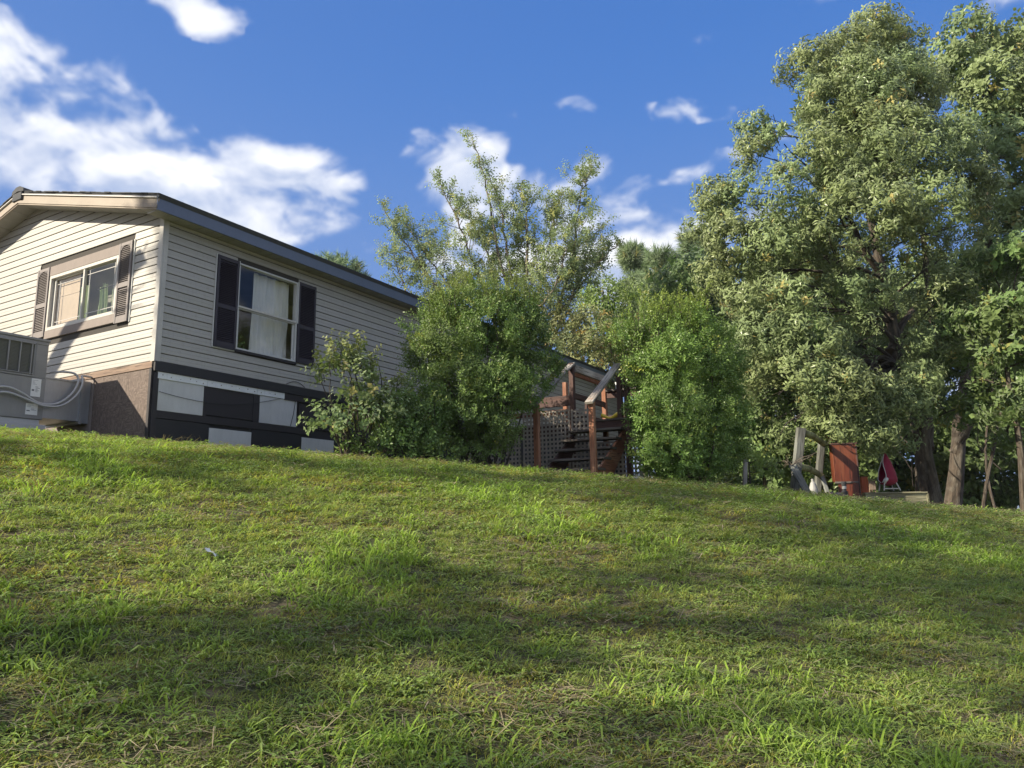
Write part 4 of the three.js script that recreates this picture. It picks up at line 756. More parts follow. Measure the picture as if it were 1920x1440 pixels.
const shootsOn = (R, n, x0, x1, yf, d0, d1, l0, l1, dense = 1) => { const o = []; for (let i = 0; i < n; i++) { const px = lerp(x0, x1, (i + R()) / n), p = at(px, yf(px) + R() * 25, lerp(d0, d1, R())); o.push([p, V((R() - 0.5) * 0.5, 1, (R() - 0.5) * 0.5).normalize(), lerp(l0, l1, R()), dense]); } return o; };
{
  const R = rng(70);
  bush('privet_bush', 'large dark green bush left of the deck with yellow-green shoots on top', 401, L.privet, gp(900, 12.2), [
    cl(800, 660, 12.2, 42), cl(850, 640, 12, 50), cl(920, 630, 12, 52), cl(975, 640, 12.3, 44), cl(1010, 690, 12.6, 36), cl(800, 740, 12, 44), cl(860, 730, 11.7, 54), cl(930, 730, 11.8, 54), cl(985, 730, 12.2, 42),
    cl(815, 810, 11.9, 44), cl(880, 810, 11.6, 52), cl(925, 815, 11.8, 40), cl(1005, 620, 12.8, 32, 0.8), cl(830, 585, 12.6, 34, 0.7), cl(985, 580, 12.8, 32, 0.7), cl(790, 620, 12.6, 30, 0.7), cl(850, 590, 12.4, 36, 0.8), cl(910, 575, 12.3, 40, 0.8), cl(960, 590, 12.4, 36, 0.8), cl(900, 700, 12.8, 80), cl(1000, 640, 12.9, 34)],
    [...shootsOn(R, 34, 800, 1000, (x) => 622 - 50 * Math.sin((x - 790) / 220 * 3.1), 12, 12.9, 0.35, 0.95), ...shootsOn(R, 26, 830, 1010, () => 580, 12, 12.9, 0.35, 0.8), ...shootsOn(R, 8, 765, 800, () => 660, 11.9, 12.4, 0.2, 0.4)], { yellow: 0.03 });
  bush('hedge_bush', 'rounded dense green bush right of the deck with thin shoots on top', 411, L.hedge, gp(1275, 12.8), [
    cl(1216, 700, 12.5, 38), cl(1260, 680, 12.3, 50), cl(1320, 690, 12.6, 46), cl(1358, 720, 13, 34), cl(1220, 780, 12.3, 38), cl(1265, 770, 12, 54), cl(1325, 780, 12.4, 50), cl(1360, 790, 13, 34), cl(1224, 850, 12.3, 36), cl(1265, 850, 12, 46), cl(1320, 850, 12.4, 44), cl(1352, 850, 13, 32), cl(1180, 640, 12.8, 34, 0.7), cl(1230, 640, 12.6, 42, 0.9), cl(1290, 625, 12.6, 44, 0.9), cl(1335, 645, 12.9, 34, 0.9), cl(1280, 760, 13.2, 80), cl(1245, 880, 12.6, 30), cl(1310, 885, 12.8, 30), cl(1366, 690, 13, 28), cl(1370, 760, 13, 28), cl(1366, 830, 13, 28)],
    [...shootsOn(R, 26, 1160, 1320, (x) => 640 - 30 * Math.sin((x - 1150) / 180 * 3.1), 12.3, 13, 0.3, 0.8), ...shootsOn(R, 24, 1215, 1325, () => 605, 12.4, 13, 0.45, 0.95), ...shootsOn(R, 6, 1140, 1180, () => 650, 12.6, 13, 0.3, 0.5)], { cut: 0.45 });
  bush('maple_sapling', 'young broad-leaved sapling in front of the long wall with pale sunlit leaves', 421, L.sapling, gp(665, 10.7), [
    cl(655, 670, 10.7, 30, 0.7), cl(640, 720, 10.6, 36, 0.7), cl(690, 730, 10.7, 38, 0.7), cl(610, 710, 10.8, 24, 0.5), cl(660, 780, 10.5, 44, 0.8), cl(610, 790, 10.4, 30, 0.7), cl(720, 770, 10.8, 36, 0.8), cl(700, 690, 10.9, 24, 0.5)],
    [...shootsOn(R, 16, 600, 700, (x) => 680 + Math.abs(x - 655) * 0.4, 10.5, 11, 0.25, 0.6, 0.8), ...shootsOn(R, 8, 700, 760, () => 735, 10.8, 11.2, 0.25, 0.45, 0.7)], { spray: 'maple', density: 620, cut: 0.40, nf: 2.2, scale: 0.8, yellow: 0.05, category: 'sapling', foot: 0.4 });
  bush('low_shrub', 'low dark shrub along the foot of the wall left of the big bush', 431, L.privet, gp(735, 11.2), [cl(700, 800, 11, 36), cl(750, 795, 11.2, 40), cl(790, 770, 11.4, 36), cl(740, 840, 10.9, 34), cl(690, 840, 10.8, 28), cl(790, 830, 11.2, 36), cl(830, 850, 11.2, 26), cl(770, 745, 11.6, 26, 0.6), cl(640, 835, 10.7, 18, 0.5)], shootsOn(R, 14, 690, 820, () => 775, 10.9, 11.4, 0.2, 0.4, 0.7), { density: 1700, scale: 1.25 });
}

// ---- the thin multi-stemmed tree behind the house: stems to chosen tips, leafy side twigs
function stemTree(name, label, seed, leaf, sprayKind, base, stems, o = {}) {
  const R = rng(seed), t = thing(name, label, 'tree', [base.x, base.y, base.z]); OFF.set(t, [base.x, base.y, base.z]);
  const tb = new MB(), lb = new MB(), lv = new Leaves(sprayKind, seed + 1);
  for (const st of stems) {
    const [pts, r0, from, width, dense] = st, cv = new THREE.CatmullRomCurve3(pts), len = cv.getLength(), N = 22, ps = cv.getPoints(N);
    ps.forEach((p, i) => { if (i && i < N) p.addScaledVector(randDir(R), 0.06); });
    tb.tube(ps, (s) => lerp(r0, 0.012, Math.pow(s, 0.7)), 7);
    const n = Math.round(len * (1 - from) * 3.6 * dense);
    for (let i = 0; i < n; i++) {
      const s = lerp(from, 1, (i + R()) / n), p = cv.getPoint(s), w = width * (1 - 0.75 * (s - from) / (1 - from)) * (0.4 + 0.8 * R());
      const d = randDir(R); d.y = Math.abs(d.y) * 0.9 + 0.25; d.normalize(); const q = V().copy(p).addScaledVector(d, w); limb(lb, p, q, 0.018, 0.005, -w * 0.06, R, 5, 4);
      const m = 4 + Math.round(w * 9 * (o.leafy ?? 1));
      for (let k = 0; k < m; k++) { const f = 0.3 + 0.75 * Math.pow(R(), 0.7), c = V().lerpVectors(p, q, f).addScaledVector(randDir(R), 0.24 * (0.4 + w * 0.35)), b = 0.75 + 0.5 * R(), y = R() < 0.12 ? 0.5 : 0; lv.add(c, V().copy(d).addScaledVector(randDir(R), 0.8).normalize(), (o.scale ?? 1) * (0.7 + 0.5 * R()), [b * (1 + y), b * (1 + y * 0.4), b * (1 - y * 0.3)]); }
    }
  }
  tb.build('trunk', M.paleBark, t); lb.build('limbs', M.paleBark, t); lv.build(t, 'crown', leaf, base); return t;
}
{
  const b = gp(985, 27), D = 27, S = (r0, from, w, dense, ...p) => [[b.clone(), ...p.map(([x, y, dd]) => at(x, y, D + (dd || 0)))], r0, from, w, dense];
  stemTree('thin_tree', 'thin pale tree with many upright stems standing behind the house and the big bush', 501, L.birch, 'birch', b, [
    S(0.12, 0.45, 1.0, 0.55, [970, 640], [935, 470], [915, 360], [885, 252]), S(0.10, 0.5, 0.9, 0.7, [975, 620], [950, 470], [935, 380], [905, 300, 0.5]), S(0.12, 0.34, 1.9, 1.2, [930, 620], [880, 470], [825, 340]),
    S(0.12, 0.34, 1.9, 1.3, [880, 640], [790, 500], [722, 400]), S(0.10, 0.3, 1.9, 1.3, [900, 620], [830, 520], [760, 420, 0.6]), S(0.10, 0.3, 1.8, 1.2, [985, 560], [990, 440], [975, 350]), S(0.10, 0.32, 1.6, 1.2, [1010, 560], [1035, 440], [1042, 375]),
    S(0.12, 0.35, 1.7, 1.15, [1030, 640], [1075, 480], [1085, 380], [1110, 308]), S(0.10, 0.35, 1.4, 1.0, [1040, 630], [1100, 520], [1160, 455]), S(0.10, 0.3, 1.6, 1.2, [1030, 620], [1080, 540], [1120, 440, 0.5]), S(0.08, 0.25, 1.8, 1.3, [840, 640, 1], [770, 560, 1], [735, 470, 1]), S(0.09, 0.3, 1.7, 1.1, [930, 560, 1], [915, 480, 1], [880, 400, 1]), S(0.08, 0.25, 1.7, 1.2, [1000, 600, -1], [1050, 520, -1], [1060, 450, -1])], { scale: 0.95 });
}
makeTree('small_leafy_tree', 'small yellow-green tree between the thin tree and the pines', { seed: 341, spray: 'birch', leaf: L.fresh, density: 120, limbFrom: 0.2, stems: [[[gp(1130, 33), at(1132, 640, 33), at(1130, 540, 33)], 0.1, 0.03]], clumps: [cl(1130, 555, 33, 34), cl(1110, 590, 33, 38), cl(1150, 600, 33, 36), cl(1125, 640, 33, 44), cl(1090, 640, 33, 34), cl(1170, 650, 33, 34), cl(1165, 560, 33.5, 34), cl(1180, 600, 33.5, 36), cl(1100, 545, 34, 26)], clump: { scale: 1.5, cut: 0.33 } });
makeTree('vine_thicket', 'olive brown thicket of vines and shrubs seen above the deck', { seed: 345, category: 'thicket', spray: 'birch', leaf: L.olive, density: 170, limbFrom: 0.1, bark: M.paleBark, twigs: 4, stems: [[[gp(1080, 26), at(1075, 700, 26), at(1090, 620, 26)], 0.06, 0.02]], clumps: [cl(1060, 610, 26, 42), cl(1110, 620, 26, 44), cl(1050, 660, 25.5, 36), cl(1100, 670, 25.4, 44), cl(1150, 660, 25.6, 40), cl(1140, 700, 25.4, 38), cl(1080, 715, 25.6, 36), cl(1180, 640, 26, 40), cl(1020, 620, 26.5, 36)], clump: { scale: 1.2, cut: 0.30, nf: 0.9, yellow: 0.06 } });
function pine(label, seed, px, top, dist, halfW) {
  const R = rng(seed), b = gp(px, dist), tp = at(px, top, dist), H = tp.y - b.y, cls = [];
  for (let k = 0; k < 30; k++) { const s = 0.30 + 0.70 * k / 30, w = halfW / FPX * dist * Math.pow(1.06 - s, 0.65) * 1.25, a = R() * TAU, q = w * (0.25 + 0.7 * R()); cls.push([b.x + Math.cos(a) * q, b.y + H * s - 0.3, b.z + Math.sin(a) * q, 0.55 + w * 0.34, 1]); }
  makeTree('pine_tree', label, { seed: seed + 1, spray: 'needle', leaf: L.pine, density: 140, stems: [[[b, V().lerpVectors(b, tp, 0.5), tp]], 0.2, 0.03].length ? [[[b, V().lerpVectors(b, tp, 0.5).add(V(0.2, 0, 0)), tp], 0.2, 0.03]] : [], clumps: cls, clump: { squash: 0.7, cut: 0.34, scale: 1.35, lift: 0.5, nf: 0.9 }, limbFrom: 0.25, twigs: 1 });
}
pine('hazy pine just right of the thin tree, its top lowest against the sky', 351, 1205, 455, 42, 42);
pine('hazy pine in the middle of the group above the hedge bush', 361, 1262, 468, 38, 55);
pine('tall pine beside the left edge of the largest crown', 371, 1335, 425, 40, 60);
makeTree('distant_tree', 'round green treetop showing above the roof of the house', { seed: 381, spray: 'needle', leaf: L.pine, density: 52, stems: [[[gp(640, 48), at(640, 600, 48), at(638, 490, 48)], 0.25, 0.05]], clumps: [cl(618, 494, 48, 20), cl(645, 496, 48, 22), cl(660, 505, 48, 18), cl(600, 505, 48, 18), cl(630, 530, 48, 40), cl(660, 540, 48, 36), cl(600, 545, 48, 36)], clump: { scale: 1.6, cut: 0.3 } });

// ---- trees up-sun, left of the lawn, whose shadows fall across it. (a: metres towards the sun, w: across, h: height over the foot)
const upSun = (a, w) => V(SUN_H.x * a + SUN_H.z * w, 0, SUN_H.z * a - SUN_H.x * w);
const tanS = Math.tan(SUN_ELEV);
function lawnTree(label, seed, a, w, blobs, r = 0.25) {
  const b = upSun(a, w); b.y = groundY(b.x, b.z) - 0.1; const cls = [], R = rng(seed); let top = 0;
  for (const [bw, bv, br, k] of blobs) { const aa = a + (R() - 0.5) * 2.5, p = upSun(aa, bw); const y = bv + tanS * aa; top = Math.max(top, y); cls.push([p.x, y, p.z, br, k]); }
  const tp = V(b.x, top - 0.5, b.z); const stems = [[[b, V().lerpVectors(b, tp, 0.5).add(V(0.15, 0, 0.1)), tp], r, 0.05]];
  makeTree('lawn_tree', label, { seed: seed + 1, spray: 'broad', leaf: L.second, density: w < -3 ? 26 : 13, stems, clumps: cls, limbFrom: 0.25, twigs: 2, clump: { squash: 0.9, cut: 0.34, scale: 1.5 } });
}
lawnTree('slim tree left of the lawn, nearest the house, shading the grass below the crest', 601, 17, -8.5, [[-8.5, -0.4, 0.9], [-8.6, 0.6, 0.9], [-8.3, 1.6, 0.9], [-8.6, 2.6, 0.95], [-8.3, 3.6, 1.0], [-8.7, 4.6, 1.0], [-8.4, 5.6, 1.05], [-8.6, 6.6, 1.0], [-8.3, 7.5, 0.9], [-7.4, 5.0, 0.7], [-7.2, 5.9, 0.9], [-7.3, 6.9, 0.8], [-9.4, 5.6, 0.7], [-9.6, 6.6, 0.7], [-11.45, 4.5, 0.42, 5], [-11.45, 5.3, 0.42, 5], [-11.5, 3.9, 0.36, 4], [-11.0, 4.4, 0.36, 2]], 0.12);
lawnTree('wide tree left of the lawn, second from the house, shading the middle of the grass', 611, 18, -4.4, [[-5.6, 4.3, 0.9], [-4.7, 2.6, 0.8], [-4.7, 1.2, 0.7], [-4.2, -0.2, 1.1], [-3.9, 1.6, 1.2], [-4.4, 3.6, 1.2], [-5.2, 5.2, 1.3], [-3.6, 4.8, 1.3], [-4.4, 6.4, 1.2], [-2.9, 0.6, 1.1], [-2.8, 2.8, 1.1], [-6.3, 4.7, 0.8], [-6.2, 5.9, 0.9]]);
lawnTree('tall tree left of the lawn, third from the house, shading the near grass', 621, 19, -1.0, [[-1.6, 0.0, 1.2], [-0.8, 1.5, 1.2], [-1.6, 3.0, 1.3], [-0.6, 4.4, 1.3], [-2.2, 4.6, 1.2], [-1.2, 6.2, 1.2], [0.4, 0.4, 1.3], [0.6, 2.2, 1.3]]);
lawnTree('tree standing right of the lawn outside the frame, mirrored in the front window', 641, -17.5, -8.9, [[-8.5, 12.5, 1.4], [-9.4, 13.6, 1.4], [-8.4, 14.6, 1.5], [-9.5, 15.6, 1.5], [-8.7, 16.6, 1.5], [-10.4, 14.6, 1.2], [-7.6, 15.6, 1.3], [-9.0, 17.8, 1.2]], 0.2);
{  // trunk and limbs invented out of view to cast the slanting gable shadows
  const p0 = toWorld(0, -0.1, -1.95).addScaledVector(SUN, 6), p1 = toWorld(0, 1.35, -0.78).addScaledVector(SUN, 6), d = V().subVectors(p1, p0).normalize(), foot = V().copy(p0), top = V().copy(p1).addScaledVector(d, 0.5);
  let s = 0; while (foot.y > groundY(foot.x, foot.z) && s++ < 400) foot.addScaledVector(d, -0.03); foot.addScaledVector(d, -0.3);
  const t = thing('added_snag', 'unseen bare leaning trunk added left of the house to throw a slanting shadow on the gable', 'shadow caster', [foot.x, groundY(foot.x, foot.z), foot.z]); OFF.set(t, [foot.x, groundY(foot.x, foot.z), foot.z]);
  const m = new MB(), R = rng(88); limb(m, foot, top, 0.19, 0.12, 0, R, 14, 10); m.build('trunk', M.bark, t);
  const l = new MB(); for (let k = 0; k < 4; k++) { const q = V().lerpVectors(p0, top, 0.55 + 0.14 * k), w = toWorld(0, 0.9 + 0.35 * k, -0.35).addScaledVector(SUN, 5.8); limb(l, q, w, 0.02, 0.008, 0.05, R, 6, 5); } l.build('limbs', M.bark, t);
}

// ---------------------------------------------------------------- things lying about the yard
{ // leaning frame of weathered posts and rails
  const D = 15, p0 = at(1488, 912, D), g0 = groundY(p0.x, p0.z), t = thing('fence_remnant', 'leaning weathered grey wooden frame with two posts, round rails and diagonal boards', 'frame', [p0.x, g0, p0.z]); OFF.set(t, [p0.x, g0, p0.z]);
  const G = (p) => { p.y = groundY(p.x, p.z) - 0.15; return p; };
  const part = (n, m, a, b, w, h, up = V(0, 0, 1)) => { const k = new MB(); k.beam(a, b, w, h, up, 0.012, a.x); k.build(n, m, t); };
  const rnd = (n, m, a, b, r) => { const k = new MB(), R = rng(n.length); limb(k, a, b, r, r * 0.9, -0.02, R, 8, 10); k.build(n, m, t); };
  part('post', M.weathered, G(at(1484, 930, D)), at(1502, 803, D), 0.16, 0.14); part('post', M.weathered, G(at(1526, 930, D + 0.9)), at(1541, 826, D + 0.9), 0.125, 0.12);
  const mossy = std({ map: T.greywood, color: RGB(0.75, 0.85, 0.45), roughness: 0.95 });
  rnd('rail', mossy, at(1504, 810, D + 0.05), at(1544, 832, D + 0.85), 0.07); rnd('rail', mossy, at(1492, 873, D + 0.1), at(1541, 893, D + 0.85), 0.07);
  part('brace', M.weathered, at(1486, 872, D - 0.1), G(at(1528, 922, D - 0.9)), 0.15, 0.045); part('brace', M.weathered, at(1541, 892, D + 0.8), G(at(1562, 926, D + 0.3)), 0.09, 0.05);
}
{ // cabinet
  const D = 15.6, a = at(1567, 915, D), b = at(1614, 915, D - 0.10), g = groundY((a.x + b.x) / 2, (a.z + b.z) / 2), top = at(1568, 831, D).y, low = at(1567, 904, D).y;
  const X = V().subVectors(b, a).setY(0), W = X.length(); X.normalize(); const turn = Math.atan2(-X.z, X.x);
  const t = thing('cabinet', 'red-brown wooden cabinet standing between the wooden frame and the red canopy', 'cabinet', [a.x, g, a.z], turn), H = top - g, yl = low - g, dep = 0.28;
  const P = (n, m, x0, x1, y0, y1, z0, z1, c = 0.006) => { const k = new MB(); k.box(x0, x1, y0, y1, z0, z1, c, x0 + y0); k.build(n, m, t); };
  P('back_panel', M.cherry, 0.012, W - 0.03, yl + 0.012, H - 0.035, -0.02, 0.0, 0.003); P('side_panel', M.darkwood, W - 0.028, W, 0.0, H - 0.03, -dep, 0.006); P('side_panel', M.cherry, 0, 0.022, yl, H - 0.03, -dep, 0.0045);
  P('top', M.darkwood, -0.012, W + 0.015, H - 0.034, H, -dep - 0.01, 0.014); P('bottom_rail', M.treadTop, 0.0, W - 0.03, yl - 0.03, yl + 0.010, -0.03, 0.012); P('lower_panel', M.cherry, 0.06, W - 0.03, -0.03, yl - 0.032, -0.04, -0.012, 0.003); P('shelf', M.cherry, 0.024, W - 0.03, H * 0.6, H * 0.6 + 0.02, -dep + 0.02, -0.022, 0.003);
}
{
  const D = 16.2, a = at(1617, 918, D), g = groundY(a.x, a.z), t = thing('wooden_box', 'small orange-brown wooden box standing just right of the cabinet', 'box', [a.x, g, a.z], 0.2), H = at(1617, 893, D).y - g;
  const P = (n, x0, x1, y0, y1, z0, z1, m = M.boxwood) => { const k = new MB(); k.box(x0, x1, y0, y1, z0, z1, 0.004, x0 * 3); k.build(n, m, t); };
  M.boxwood = std({ map: T.cherry, color: RGB(1.7, 1.5, 1.1), roughness: 0.6 });
  P('front_panel', 0, 0.16, 0, H - 0.02, -0.02, 0, M.boxwood); P('side_panel', 0, 0.018, 0, H - 0.02, -0.3, -0.021, M.boxwood); P('side_panel', 0.142, 0.16, 0, H - 0.02, -0.3, -0.021, M.boxwood); P('lid', -0.012, 0.172, H - 0.019, H, -0.31, 0.012, M.cherry);
  const D2 = 16.8, q = at(1630, 905, D2), g2 = groundY(q.x, q.z), s = thing('wooden_crate', 'small brown slatted crate between the wooden box and the red canopy', 'crate', [q.x, g2, q.z]), H2 = at(1630, 899, D2).y - g2;
  for (let k = 0; k < 3; k++) { const m = new MB(); m.box(0, 0.14, H2 * (k + 0.1) / 3, H2 * (k + 0.85) / 3, -0.015, 0, 0.003); m.build('slat', M.tanwood, s); const m2 = new MB(); m2.box(0, 0.14, H2 * (k + 0.1) / 3, H2 * (k + 0.85) / 3, -0.2, -0.185, 0.003); m2.build('slat', M.tanwood, s); }
  for (const [x, z] of [[0.008, -0.03], [0.132, -0.03], [0.008, -0.17], [0.132, -0.17]]) { const m = new MB(); m.box(x - 0.008, x + 0.008, 0, H2, z - 0.0145, z + 0.0145, 0.002); m.build('corner_post', M.tanwood, s); }
}
{ // red canopy-like shell seat on a white stand, on the low box
  const D = 16, c = at(1666, 905, D), baseY = at(1666, 915, D).y, tip = at(1659, 849, D), foot = at(1666, 911, D), t = thing('red_canopy', 'red pointed fabric canopy with an open white-lined front on a white stand', 'canopy', [c.x, baseY, c.z]); OFF.set(t, [c.x, baseY, c.z]);
  const s = 1 / FPX * D, prof = [[0.0, 0.0], [0.06, 0.035], [0.30, 0.11], [0.6, 0.175], [0.82, 0.20], [0.94, 0.17], [1.0, 0.05]];
  const rad = (v) => { for (let i = 1; i < prof.length; i++) if (v <= prof[i][0]) return lerp(prof[i - 1][1], prof[i][1], (v - prof[i - 1][0]) / (prof[i][0] - prof[i - 1][0])); return 0.05; };
  const axis = (v) => V().lerpVectors(tip, foot, v), shell = (v, a, k) => { const p = axis(v), r = rad(v) * k; return V(p.x + r * Math.cos(a), p.y, p.z + r * Math.sin(a) * 0.8); };
  const red = phys({ color: RGB(0.24, 0.008, 0.035), transmission: 0.15, roughness: 1, clearcoat: 0.25, clearcoatRoughness: 0.5, side: THREE.DoubleSide }), b = new MB(), NA = 36, NV = 20, a0 = Math.PI * 0.78 + 0.35, open = (v) => 0.10 + 0.62 * smooth(0.1, 0.7, v) * (1 - smooth(0.78, 0.92, v));
  for (let j = 0; j < NV; j++) for (let i = 0; i < NA; i++) { const v0 = j / NV, v1 = (j + 1) / NV, A = (v, i) => a0 + open(v) + (TAU - 2 * open(v)) * i / NA; for (const [k, fl] of [[1, 0], [0.965, 1]]) { const q = [shell(v0, A(v0, i), k), shell(v0, A(v0, i + 1), k), shell(v1, A(v1, i + 1), k), shell(v1, A(v1, i), k)]; fl ? b.quad(q[0], q[3], q[2], q[1]) : b.quad(...q); } }
  b.build('shell', red, t);
  const e = new MB(); for (const sg of [-1, 1]) { const pts = []; for (let j = 1; j <= 18; j++) { const v = j / 20; pts.push(shell(v, a0 + sg * open(v), 1.0)); } e.tube(pts, 0.009, 6); } e.build('piping', std({ color: RGB(0.45, 0.43, 0.42), roughness: 0.7 }), t);
  const cu = new MB(), q0 = axis(0.82), qq = (a, f) => V(q0.x - 0.09 + 0.06 * Math.cos(a) * Math.cos(f), q0.y - 0.0 + 0.055 * Math.sin(f) + 0.03 * Math.cos(a), q0.z + 0.10 + 0.06 * Math.sin(a) * Math.cos(f));
  for (let i = 0; i < 14; i++) for (let j = -4; j < 4; j++) cu.quad(qq(i / 14 * TAU, j / 8 * Math.PI), qq(i / 14 * TAU, (j + 1) / 8 * Math.PI), qq((i + 1) / 14 * TAU, (j + 1) / 8 * Math.PI), qq((i + 1) / 14 * TAU, j / 8 * Math.PI)); cu.build('lining', M.greyFrame, t);
  const st = new MB(), yb = at(1666, 921, D).y; for (const [x0, x1, z] of [[-0.13, -0.16, 0.1], [0.12, 0.19, 0.1], [-0.12, -0.15, -0.12], [0.12, 0.17, -0.12]]) st.tube([V(foot.x + x0, foot.y + 0.06, foot.z + z), V(foot.x + x1, yb + 0.01, foot.z + z * 1.1)], 0.014, 7); st.tube([V(foot.x - 0.15, yb + 0.05, foot.z + 0.1), V(foot.x + 0.16, yb + 0.05, foot.z + 0.1)], 0.014, 7); st.build('stand', M.trimWhite, t);
}
{ // low garden box of boards
  const D = 15.9, a = at(1622, 919, D), b = at(1737, 928, D), yT = at(1680, 922, D).y, g = groundY((a.x + b.x) / 2, a.z), t = thing('planter_box', 'low weathered board box on the grass beneath the red canopy', 'planter', [a.x, g - 0.05, a.z]), W = b.x - a.x, H = yT - g + 0.05;
  M.paleBoard = std({ map: T.greywood, color: RGB(0.95, 1.0, 0.72), roughness: 0.9 });
  const P = (n, x0, x1, y0, y1, z0, z1) => { const k = new MB(); k.box(x0, x1, y0, y1, z0, z1, 0.005, x0 + y0 * 7); k.build(n, M.paleBoard, t); };
  P('board', 0.0, W, H * 0.52, H - 0.04, -0.03, 0); P('board', 0.0, W, 0, H * 0.5, -0.03, 0); P('board', 0.0, W, H * 0.52, H - 0.04, -0.83, -0.8); P('board', 0.0, W, 0, H * 0.5, -0.83, -0.8); P('end_board', 0.001, 0.03, 0, H - 0.04, -0.799, -0.031); P('end_board', W - 0.03, W - 0.001, 0, H - 0.04, -0.799, -0.031);
  P('cap', -0.02, W + 0.02, H - 0.039, H - 0.005, -0.10, 0.03); P('cap', -0.02, W + 0.02, H - 0.039, H - 0.005, -0.86, -0.73); P('corner_post', W + 0.001, W + 0.05, 0, H - 0.041, -0.06, 0.02);
  const so = new MB(); so.box(0.03, W - 0.03, 0, H - 0.1, -0.80, -0.03); so.build('soil', M.backing, t);
}
{ // odds and ends between frame and cabinet
  const lump = (name, label, cat, px, py, d, rx, ry, rz, mat, seed) => { const p = at(px, py, d), g = groundY(p.x, p.z), t = thing(name, label, cat, [p.x, g - 0.03, p.z]), b = new MB(); const q = (a, e) => { const n = noise(Math.cos(a) * 2 + seed, Math.sin(a) * 2 + 7, e * 2), r = 0.72 + 0.6 * n; return V(rx * r * Math.cos(a) * Math.cos(e), ry * r * Math.sin(e), rz * r * Math.sin(a) * Math.cos(e)); };
    for (let i = 0; i < 22; i++) for (let j = 0; j < 8; j++) b.quad(q(i / 22 * TAU, j / 8 * 1.57), q(i / 22 * TAU, (j + 1) / 8 * 1.57), q(((i + 1) % 22) / 22 * TAU, (j + 1) / 8 * 1.57), q(((i + 1) % 22) / 22 * TAU, j / 8 * 1.57)); b.build('cloth', mat, t); return [t, b]; };
  const tarp = phys({ color: RGB(0.035, 0.042, 0.065), roughness: 0.5, clearcoat: 0.3, side: THREE.DoubleSide });
  lump('tarpaulin', 'dark blue crumpled tarpaulin on the ground left of the cabinet', 'tarpaulin', 1562, 918, 15.2, 0.34, 0.30, 0.25, tarp, 3.1);
  lump('grocery_bag', 'small crumpled white bag on the dark tarpaulin left of the cabinet', 'bag', 1570, 914, 15.0, 0.06, 0.2, 0.06, M.metalWhite, 9.4);
  { const p = at(1524, 905, 15.6), g = groundY(p.x, p.z), t = thing('plastic_jug', 'pale plastic jug behind the diagonal board of the wooden frame', 'jug', [p.x, g, p.z]), h = at(1524, 898, 15.6).y - g, b = new MB(); b.lathe(V(), [[0, 0], [0.085, 0], [0.09, 0.03], [0.09, h * 0.6], [0.05, h * 0.85], [0.028, h * 0.9], [0.028, h], [0, h]], 16); b.build('bottle', std({ color: RGB(0.3, 0.3, 0.29), roughness: 0.5 }), t); }
  { const p = at(1583, 915, 15.0), g = groundY(p.x, p.z), t = thing('metal_can', 'dark metal canister with a pale ring in front of the cabinet', 'canister', [p.x, g, p.z]), h = at(1583, 903, 15.0).y - g, b = new MB(); b.lathe(V(), [[0, 0], [0.06, 0], [0.06, h * 0.6], [0.035, h * 0.66], [0.035, h * 0.72], [0, h * 0.72]], 16); b.build('body', M.darkGap, t); const c = new MB(); c.lathe(V(), [[0.036, h * 0.70], [0.043, h * 0.71], [0.043, h * 0.9], [0.036, h * 0.91]], 16); c.build('ring', M.galv, t); const e = new MB(); e.lathe(V(), [[0, h * 0.72], [0.037, h * 0.73], [0.05, h * 0.92], [0.05, h], [0, h]], 16); e.build('cap', M.darkGap, t); }
  { const a = at(1391, 884, 14.2), g = groundY(a.x, a.z), t = thing('stake', 'short pale broken stake leaning at the right foot of the hedge bush', 'stake', [a.x, g, a.z]); OFF.set(t, [a.x, g, a.z]); const b = new MB(); a.y = g - 0.1; b.beam(a, at(1398, 862, 14.2), 0.08, 0.06, V(0, 0, 1), 0.01); b.build('wood', M.greywood, t); }
  { const R = rng(33), a = at(1486, 872, 14.8), t = thing('dead_branch', 'dry twiggy dead branch caught on the wooden frame', 'branch', [a.x, groundY(a.x, a.z), a.z]); OFF.set(t, [a.x, groundY(a.x, a.z), a.z]); const b = new MB(); const ends = [[1466, 866], [1470, 876], [1500, 862], [1525, 852], [1532, 848], [1474, 868]]; for (const [x, y] of ends) { const e = at(x, y, 14.8 + R() * 0.6), pts = limb(b, a, e, 0.008, 0.003, 0.03, R, 6, 4); for (let k = 0; k < 3; k++) limb(b, pts[2 + k], V().copy(pts[2 + k]).addScaledVector(randDir(R), 0.15), 0.004, 0.002, 0, R, 3, 4); } b.build('twigs', M.paleBark, t); }
}
// scraps on the lawn
const scrap = (label, px, py, sx, seed) => {
  let d = 3; for (; d < 14; d += 0.02) { const p = at(px, py, d); if (p.y < groundY(p.x, p.z)) break; } const p = at(px, py, d), g = groundY(p.x, p.z), t = thing('paper_scrap', label, 'paper scrap', [p.x, g + 0.035, p.z], seed), b = new MB(), q = (i, j) => V((i / 4 - 0.5) * sx, 0.09 * noise(i * 0.9 + seed, j * 0.9, 5.5) - 0.012 * j, (j / 4 - 0.5) * sx * 0.8);
  for (let i = 0; i < 4; i++) for (let j = 0; j < 4; j++) b.quad(q(i, j), q(i, j + 1), q(i + 1, j + 1), q(i + 1, j)); b.build('sheet', std({ color: RGB(0.75, 0.75, 0.74), roughness: 0.8, side: THREE.DoubleSide }), t);
};
scrap('crumpled white paper scrap lying in the grass at the left of the lawn', 396, 1055, 0.09, 1.7);
scrap('tiny white paper scrap lying near the crest of the lawn below the sapling', 575, 850, 0.13, 4.2);

